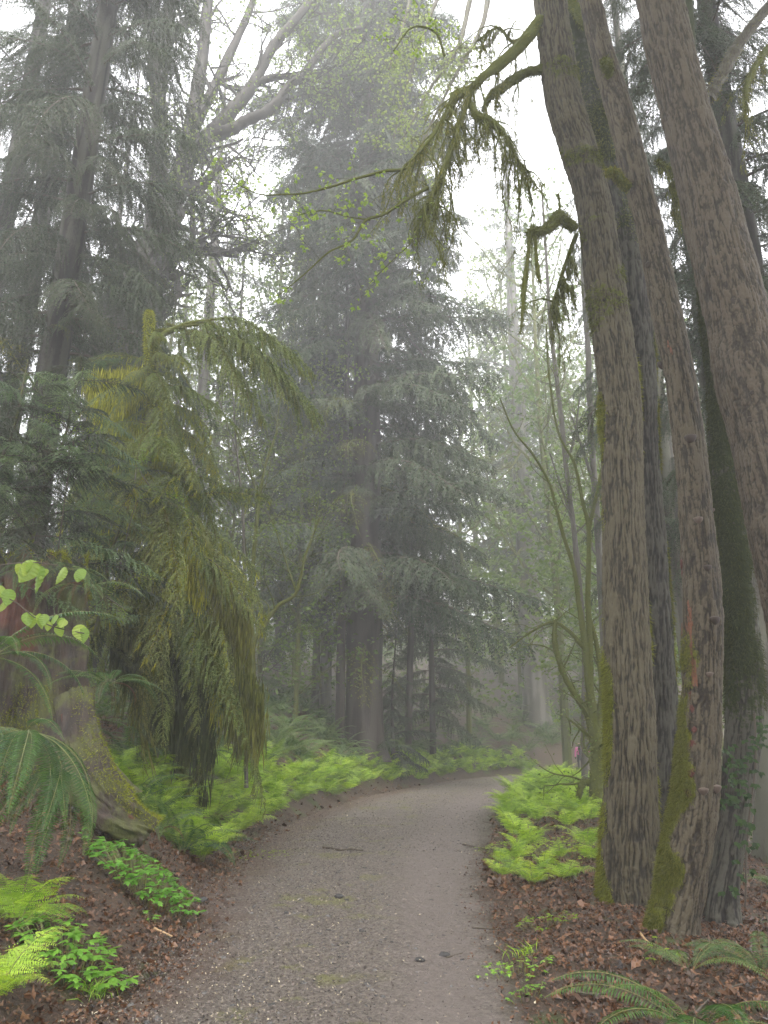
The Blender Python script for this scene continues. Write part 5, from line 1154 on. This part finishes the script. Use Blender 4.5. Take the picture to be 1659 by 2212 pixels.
# foggy broadleaf trees filling the gaps with pale green
g = np.random.default_rng(31)
def crown_mesh(seed, n=1000):
    g = np.random.default_rng(seed); mb = MB(); k = 60; cc_ = g.normal(0, 1, (k, 3)); cc_ = unit(cc_) * (g.random((k, 1)) ** .5); cc_ *= [1, 1, 1.5]
    i = g.integers(0, k, n); c = cc_[i] + g.normal(0, .13, (n, 3)) * [1.3, 1.3, .5]; leaf_cluster(mb, c, 1, .075, g, 0, .3); return mb.mesh('foliage', [M['leaf_fog']])
CR = [crown_mesh(s_) for s_ in (1, 2, 3)]
def limbs_mesh(seed):
    g = np.random.default_rng(seed); mb = MB(); lv = []
    tube(mb, spline([[0, 0, -.5], [.1, 0, 4], [-.1, .1, 8], [.1, 0, 13]], 20), np.linspace(.17, .05, 20), 8, 0, .5)
    for k in range(16):
        z = 3 + 9 * k / 16; a = k * 2.4; grow(mb, [0, 0, z], unit(np.array([math.cos(a), math.sin(a), .5])), 3.2, .05, 2, g, lv, .5, .4, 4)
    return mb.mesh('trunk', [M['bark_mossy']])
LM = [limbs_mesh(s_) for s_ in (4, 5)]
for k, (px, Y, sc, rad) in enumerate([(1075, 58, 1.9, 4.4), (1260, 56, 1.9, 4.0), (1330, 30, 1.3, 3.0), (1200, 62, 2.1, 4.5), (1430, 26, 1.1, 3.0), (1540, 24, 1.0, 2.8), (1620, 30, 1.3, 3.6), (560, 34, 1.1, 3.2), (600, 44, 1.5, 4.0), (480, 30, 1.0, 2.8), (1010, 40, 1.5, 4), (640, 28, 1.0, 2.6), (420, 40, 1.5, 4.2), (1480, 40, 1.6, 4.5), (700, 46, 1.8, 4.4), (1700, 26, 1.2, 3.2), (300, 32, 1.4, 3.6), (1280, 48, 1.9, 4.5), (1085, 54, 2.4, 4.6), (1262, 47, 2.2, 4.2), (1215, 34, 2.2, 4.0), (1130, 50, 2.6, 5.0), (640, 34, 2.1, 4.0), (560, 40, 2.3, 4.4)]):
    x = P(px, 1500, Y)[0]; z = gz1(x, Y)
    r_ = thing('maple_tree', 'light green broadleaf tree half lost in the fog between conifers', 'tree', (x, Y, z), 'light green broadleaf trees in the fog', k * 1.3)
    inst('trunk', LM[k % 2], r_, (0, 0, 0), (0, 0, 0), (sc * .6, sc * .6, sc)); 
    for q in range(3): inst('foliage', CR[(k + q) % 3], r_, (g.normal(0, .6), g.normal(0, .6), (4.0 + q * 4.2) * sc), (0, 0, g.random() * 6), (rad * (1 - q * .2), rad * (1 - q * .2), rad * .9))
# unseen crowns added above the big right-hand trunks to shade near fog and ground
for key, dx_, dy_ in (('t1', -1.2, -1.8), ('t2', .3, -2.2), ('t3', -.6, -2.6), ('t4', 1.0, -2.4), ('t5', .6, -2.0)):
    rt = BIG[key]['root']
    for q in range(4): inst('foliage', CR[q % 3], rt, (dx_ + g.normal(0, 1.0), dy_ + g.normal(0, .6) - q * .5, 19 + q * 1.6), (0, 0, g.random() * 6), (3.6, 3.2, 2.4))
# unseen trees added beside and behind the viewpoint to shade near fog and ground
for k, (x, y, sc, rad) in enumerate([(-5.2, 1.5, 1.3, 3.6), (-4.6, -4.5, 1.35, 3.8), (4.6, -2.5, 1.3, 3.6), (3.8, -8.5, 1.4, 4.0), (-6.5, -10, 1.4, 4.0), (6.8, 2.6, 1.25, 3.4)]):
    r_ = thing('maple_tree', 'unseen broadleaf tree added around the viewpoint for its shade', 'tree', (x, y, gz1(x, y)), 'unseen broadleaf trees added around the viewpoint for shade', k * 1.1)
    inst('trunk', LM[k % 2], r_, (0, 0, 0), (0, 0, 0), (sc, sc, sc))
    for q in range(5): inst('foliage', CR[(k + q) % 3], r_, (g.normal(0, .8), g.normal(0, .8), (8.5 + q * 2.0) * sc), (0, 0, g.random() * 6), (rad, rad, rad * .6))
# far undergrowth on the slope and round the bend
mb = MB(); n = 48000; y = 15 + 75 * g.random(n) ** 1.3; x = (g.random(n) - .5) * (26 + y * 1.5); s_, hw = path_coord(x[:1], y[:1])
k = 1500; cyy = 14 + 70 * g.random(k) ** 1.2; cxx = (g.random(k) - .5) * (24 + cyy * 1.5); s_, hw = path_coord(cxx, cyy); ok = (np.abs(s_) - hw > 2.6) & ~((cxx > -1.5) & (s_ < 0) & (cyy < 11)); cxx = cxx[ok]; cyy = cyy[ok]; hgt = g.uniform(.35, 1.7, len(cxx)) * np.clip(cyy / 30, .5, 1.3)
i = g.integers(0, len(cxx), n); rr_ = g.normal(0, .45, (n, 2)) * (.5 + cyy[i, None] / 35); x = cxx[i] + rr_[:, 0]; y = cyy[i] + rr_[:, 1]; z = gz(x, y) + hgt[i] * g.random(n) ** .7
c = np.stack([x, y, z], 1); d = unit(np.column_stack([g.normal(0, 1, (n, 2)), g.normal(-.15, .4, n)])); sd = unit(np.cross(d, np.array([0, 0, 1.]) + g.normal(0, .4, d.shape))); sz_ = (.05 + y * .0035) * g.uniform(.6, 1.4, n)
blades(mb, c, d, sd, sz_ * 1.6, sz_ * .6, 0, g.random(n)); o = mb.build('undergrowth', M['leaf_under'] if 'leaf_under' in M else M['fern_mid']); tag(o, 'tangled low green undergrowth between the trees', kind='stuff')

# ------------------------------------------------------------------ upper right hemlock sprays
cy_r = conifer('hemlock_tree', 'dark hemlock whose sprays hang into the upper right corner', 1780, 1500, 10.5, 26, .3, 2.8, HEML, 150, 5.5, 60, 'bark_dark', zsc=1.1, prof=.4)
conifer('hemlock_tree', 'shaded hemlock glimpsed between the scarred trunk and the leaning one', 1500, 1500, 17, 30, .24, 2.3, HEML, 150, 5.5, 61, 'bark_mossy', zsc=1.1, prof=.3)
conifer('hemlock_tree', 'mossy hemlock at the right edge behind the leaning trunk', 1650, 1500, 13, 30, .42, 2.2, HEML, 70, 7, 62, 'bark_mossy', zsc=1.2, prof=.4)

# ------------------------------------------------------------------ branch arching in from the left edge with big pleated leaves
hz_ = thing('hazel_branch', 'thin hazel twigs with big pleated light green leaves before the stump', 'branch', tuple(P(-60, 1330, 5.0)))
mb = MB(); HZ = [[(-60, 1225, 4), (20, 1218, 4), (75, 1215, 3), (125, 1222, 2)], [(-60, 1270, 4), (10, 1290, 4), (40, 1305, 4), (70, 1330, 3), (105, 1350, 3), (150, 1362, 2), (182, 1368, 2)]]
for rows in HZ: tube(mb, spline([P(x, y, 5.0) for x, y, w in rows], 24), .004, 5, 0, .5)
mb.build('twig', M['twig'], hz_, smooth=True)
def hazel_leaf(seed):
    g = np.random.default_rng(seed); mb = MB(); n = 14; s = np.linspace(0, 1, n); w = .40 * np.sin(s ** .8 * math.pi) ** .75 * (1 - .12 * s); w[-1] = 0
    m_ = np.stack([0 * s, -.30 * s ** 2 * 0, -s], 1); cols = [m_]
    zig = .018 * np.cos(np.arange(n) * math.pi)
    V = np.concatenate([np.stack([-w, .10 * w * 2 + zig, -s + .10 * w], 1), m_ , np.stack([w, .10 * w * 2 + zig, -s + .10 * w], 1)])
    V[:, 1] += -.35 * np.sin(-V[:, 2] * 1.2) * .5
    f = [[i, i + 1, n + i + 1, n + i] for i in range(n - 1)] + [[n + i, n + i + 1, 2 * n + i + 1, 2 * n + i] for i in range(n - 1)]
    mb.add(V, f, 0, np.tile((np.arange(n) % 2) * .22 + .35, 3)); return mb.mesh('leaf', [M['leaf_maple']], smooth=False)
HL = [hazel_leaf(1)]; g = np.random.default_rng(6)
for x, y, L in [(35, 1218, 36), (62, 1218, 34), (78, 1212, 58), (88, 1222, 62), (100, 1228, 30), (72, 1215, 28), (150 - 8, 1225, 44), (188 - 14, 1232, 32), (168, 1230, 36), (5, 1265, 42), (22, 1272, 40), (12, 1300, 26), (58, 1322, 34), (85, 1325, 36), (96, 1326, 30), (70, 1328, 30), (150 + 16, 1350, 42), (180, 1356, 34), (118, 1330, 28), (132, 1334, 26), (106, 1342, 22), (125, 1350, 28), (140, 1338, 26)]:
    p = P(x, y, 5.0) - np.array(hz_.location); l = L * 4.9 / FPX
    inst('leaf', HL[0], hz_, tuple(p), (g.normal(0, .25), g.normal(0, .35), g.normal(0, .7)), l)
# huckleberry sprays: fine bright leaves in front of the mossy tree
def spray(label, rows_l, Y, seed, mat='leaf_lime', leaf=.028, n=9, name='huckleberry_bush', tw=16, L=.3):
    g = np.random.default_rng(seed); p0 = P(*rows_l[0][0], Y); root = thing(name, label, 'bush', tuple(p0)); mb = MB(); lv = []
    for rows in rows_l:
        q = spline([P(x, y, Y) for x, y in rows], 30); tube(mb, q, np.linspace(.008, .002, 30), 4, 0, .3)
        for k in range(tw):
            i = int(g.integers(8, 30)); d = unit(g.normal(0, .6, 3) + unit(q[min(i + 1, 29)] - q[i - 1])); p = q[i] + d * np.linspace(0, 1, 6)[:, None] * L * g.uniform(.4, 1); tube(mb, p, .0015, 3, 0, .3, cap=False); lv += list(p)
    mb.build('twigs', M['twig'], root, kind='stuff'); lb = MB(); c = np.repeat(np.array(lv), 3, 0) + g.normal(0, .02, (len(lv) * 3, 3)); d = unit(g.normal(0, 1, c.shape) * [1, 1, .35]); blades(lb, c, d, unit(np.cross(d, [0, 0, 1.]) + g.normal(0, .2, c.shape)), leaf * g.uniform(.6, 1.3, len(c)), leaf * .5, 0, g.random(len(c))); lb.build('foliage', M[mat], root, kind='stuff')
spray('huckleberry twigs with tiny bright leaves across the middle of the mossy tree', [[(240, 1310), (290, 1100), (330, 1060), (400, 1110)], [(330, 1060), (300, 1010), (320, 990)], [(330, 1060), (375, 1075), (420, 1120)]], 10.3, 1, tw=12)
spray('bright huckleberry leaves beside the young hemlock above the stump', [[(120, 1230), (150, 1010), (170, 930), (215, 960)], [(160, 960), (130, 900), (110, 905)]], 8.9, 2, tw=14)
spray('low huckleberry sprays right of the stump top', [[(180, 1330), (240, 1280), (290, 1245), (330, 1255)], [(230, 1290), (270, 1320), (200, 1310)]], 9.2, 3, tw=9, L=.22)
spray('light green shrub sprigs on the bank beyond the mossy tree', [[(560, 1480), (590, 1400), (640, 1360), (680, 1370)], [(580, 1450), (620, 1420), (660, 1440)], [(560, 1480), (540, 1420), (580, 1350)]], 17, 4, 'leaf_fog', .06, tw=30, L=.8)
spray('small lit shrub beyond the bend near the two walkers', [[(1215, 1600), (1225, 1560), (1250, 1530), (1275, 1520)], [(1220, 1590), (1200, 1550), (1190, 1520)]], 38, 5, 'leaf_lime', .09, tw=26, L=1.1)
# ------------------------------------------------------------------ sticks and debris on the ground
def stick(label, rows, r, mat, seed, name='stick'):
    g = np.random.default_rng(seed); pts = []
    for x, y in rows: p = at_ground(x, y); pts.append([p[0], p[1], gz1(p[0], p[1]) + r + .012])
    mb = MB(); tube(mb, spline(pts, 24), np.linspace(r, r * .55, 24), 7, 0, .05, rough=.35, seed=seed); o = mb.build(name, M[mat], None, smooth=True); return tag(o, label, 'stick')
M['paleStick'] = plain('pale_wood', (.30, .19, .09), .6, (.48, .32, .17), 30)
stick('dark wavy stick lying across the middle of the path', [(697, 1835), (712, 1836), (735, 1841), (755, 1839), (784, 1842)], .017, 'twig', 1)
stick('short pale peeled stick on the left litter edge', [(331, 2014), (348, 2022), (372, 2030)], .012, 'paleStick', 2)
stick('thin brown twig on the track right of the centre of the path', [(1435 - 470, 2075), (985, 2071), (1000, 2065)], .006, 'twig', 3)
stick('low root crossing the right edge of the path', [(1000, 1828), (1040, 1836), (1090, 1842), (1140, 1845)], .014, 'twig', 4)
stick('pale broken twig on the litter before the big trunks', [(1385, 2025), (1395, 2038), (1405, 2046)], .010, 'paleStick', 5)
stick('reddish stick on the litter in the lower right', [(1238, 2152), (1270, 2158), (1310, 2160)], .009, 'twig', 6)
stick('thin arching twig in the lower right corner', [(1500, 2200), (1540, 2160), (1600, 2135), (1659, 2130)], .006, 'twig', 7)
stick('thin stick at the right edge of the path below the root', [(1020, 2010), (1050, 2012), (1075, 2014)], .007, 'twig', 8)
def stone(label, px, py, r, seed):
    g = np.random.default_rng(seed); p = at_ground(px, py); mb = MB(); n = 8; rings = []
    for ph in np.linspace(-1.4, 1.5, 6):
        th = np.arange(n) / n * 6.283; rings.append(np.stack([p[0] + r * 1.25 * math.cos(ph) * np.cos(th), p[1] + r * math.cos(ph) * np.sin(th), 0 * th + gz1(p[0], p[1]) + .01 + r * .3 + r * .55 * math.sin(ph)], 1) + g.normal(0, r * .1, (n, 3)))
    Vv = np.array(rings); i = np.arange(5)[:, None] * n; j = np.arange(n)[None]; j2 = (j + 1) % n; mb.add(Vv.reshape(-1, 3), np.stack([i + j, i + j2, i + n + j2, i + n + j], -1).reshape(-1, 4), 0, .1); mb.add(Vv[-1], [list(range(n))], 0, .1)
    return tag(mb.build('stone', bpy.data.materials['pebble'], None, smooth=True), label, 'stone')
stone('dark stone near the bottom clump on the left path edge', 437, 1950, .045, 1); stone('dark stone in the middle of the path below the long stick', 733, 1942, .045, 2); stone('small black stone on the worn track', 960, 2071, .035, 3); stone('small dark stone on the lower track', 907, 2080, .03, 4)

# ------------------------------------------------------------------ the two walkers at the bend
M['black_cloth'] = plain('black_cloth', (.010, .010, .013), .8); M['pink_cloth'] = plain('pink_cloth', (.62, .13, .36), .7); M['skin'] = plain('skin', (.45, .27, .19), .6); M['hair'] = plain('hair', (.012, .009, .008), .6); M['navy'] = plain('navy', (.018, .022, .04), .8)
def skin_mesh(name, joints, edges, mat, root, sub=1):
    me = bpy.data.meshes.new(name); me.from_pydata([j[0] for j in joints], edges, []); o = bpy.data.objects.new(name, me); COL.objects.link(o); o.parent = root
    md = o.modifiers.new('skin', 'SKIN'); me.skin_vertices.new()if not me.skin_vertices else None
    for i, j in enumerate(joints): me.skin_vertices[0].data[i].radius = (j[1], j[2] if len(j) > 2 else j[1])
    me.skin_vertices[0].data[0].use_root = True
    sb_ = o.modifiers.new('sub', 'SUBSURF'); sb_.levels = sub; sb_.render_levels = sub; me.materials.append(M[mat])
    dg = bpy.context.evaluated_depsgraph_get(); ev = o.evaluated_get(dg); nm = bpy.data.meshes.new_from_object(ev); o.modifiers.clear(); o.data = nm
    nm.polygons.foreach_set('use_smooth', [True] * len(nm.polygons))
    return o
def walker(label, px, Y, hgt, jacket, sleeve_to, seed, long_hair=True, xoff=0):
    x = P(px, 1640, Y)[0]; z = gz1(x, Y); root = thing('person', label, 'person', (x, Y, z)); k = hgt / 1.7; q = lambda a, b, c: (a * k, b * k, c * k)
    J = [(q(0, 0, .92), .13 * k, .10 * k), (q(0, 0, 1.10), .125 * k, .09 * k), (q(0, 0, 1.30), .15 * k, .10 * k), (q(0, 0, 1.44), .07 * k), (q(0, 0, 1.50), .055 * k), (q(0, .01, 1.58), .085 * k, .095 * k), (q(0, .01, 1.67), .06 * k),
         (q(.10, 0, .86), .09 * k), (q(.11, .06, .48), .062 * k), (q(.11, .0, .09), .042 * k), (q(.12, .14, .05), .035 * k), (q(-.10, 0, .86), .09 * k), (q(-.11, -.04, .48), .062 * k), (q(-.11, -.12, .10), .042 * k), (q(-.12, .0, .05), .035 * k),
         (q(.18, 0, 1.39), .058 * k), (q(*sleeve_to[0]), .045 * k), (q(*sleeve_to[1]), .033 * k), (q(*sleeve_to[2]), .026 * k), (q(-.18, 0, 1.39), .058 * k), (q(-.24, .02, 1.12), .045 * k), (q(-.22, .08, .90), .033 * k), (q(-.21, .12, .82), .028 * k)]
    E = [(0, 1), (1, 2), (2, 3), (3, 4), (4, 5), (5, 6), (0, 7), (7, 8), (8, 9), (9, 10), (0, 11), (11, 12), (12, 13), (13, 14), (2, 15), (15, 16), (16, 17), (17, 18), (2, 19), (19, 20), (20, 21), (21, 22)]
    body = skin_mesh('body', J, E, 'black_cloth', root); body.data.materials.append(M['skin'])
    for pl in body.data.polygons:
        c = pl.center; pl.material_index = 1 if (c.z > 1.47 * k) else 0
    Jc = [(q(0, 0, .95), .15 * k, .12 * k), (q(0, 0, 1.15), .142 * k, .11 * k), (q(0, 0, 1.32), .162 * k, .118 * k), (q(0, 0, 1.45), .08 * k), (q(.18, 0, 1.39), .07 * k), (q(*sleeve_to[0]), .057 * k), (q(*sleeve_to[1]), .048 * k), (q(-.18, 0, 1.39), .07 * k), (q(-.24, .02, 1.12), .057 * k), (q(-.22, .08, .92), .045 * k)]
    skin_mesh('jacket', Jc, [(0, 1), (1, 2), (2, 3), (2, 4), (4, 5), (5, 6), (2, 7), (7, 8), (8, 9)], jacket, root)
    Jh = [(q(0, -.02, 1.64), .095 * k, .10 * k), (q(0, -.06, 1.52), .095 * k, .06 * k)] + ([(q(0, -.10, 1.36), .10 * k, .045 * k), (q(0, -.12, 1.16), .085 * k, .035 * k), (q(0, -.12, 1.02), .05 * k, .025 * k)] if long_hair else [])
    skin_mesh('hair', Jh, [(i, i + 1) for i in range(len(Jh) - 1)], 'hair', root)
    return root
walker('walker with long dark hair and a pink sleeve reaching to the side, seen from behind', 1253, 38.6, 1.52, 'pink_cloth', [(.42, .02, 1.22), (.64, .02, 1.26), (.74, .02, 1.30)], 1)
walker('taller walker in dark clothes half hidden behind the vine maple stem', 1282, 38.8, 1.80, 'navy', [(.24, .02, 1.12), (.20, .06, .92), (.19, .08, .84)], 2, False)

# ------------------------------------------------------------------ haze
bm_v = np.array([[-152, -16, -8], [152, -16, -8], [152, 172, -8], [-152, 172, -8], [-152, -16, 47], [152, -16, 47], [152, 172, 47], [-152, 172, 47]], float)
mb = MB(); mb.add(bm_v, [[0, 3, 2, 1], [4, 5, 6, 7], [0, 1, 5, 4], [1, 2, 6, 5], [2, 3, 7, 6], [3, 0, 4, 7]])
m = bpy.data.materials.new('fog'); m.use_nodes = True; nt = m.node_tree; nt.nodes.clear()
pv = nt.nodes.new('ShaderNodeVolumePrincipled'); pv.inputs['Density'].default_value = HAZE; pv.inputs['Color'].default_value = (.985, .985, 1.0, 1); pv.inputs['Anisotropy'].default_value = 0.4
mo_ = nt.nodes.new('ShaderNodeOutputMaterial'); nt.links.new(pv.outputs[0], mo_.inputs['Volume'])
hz = mb.build('haze', m, kind='stuff'); hz['label'] = 'pale fog filling the whole forest'
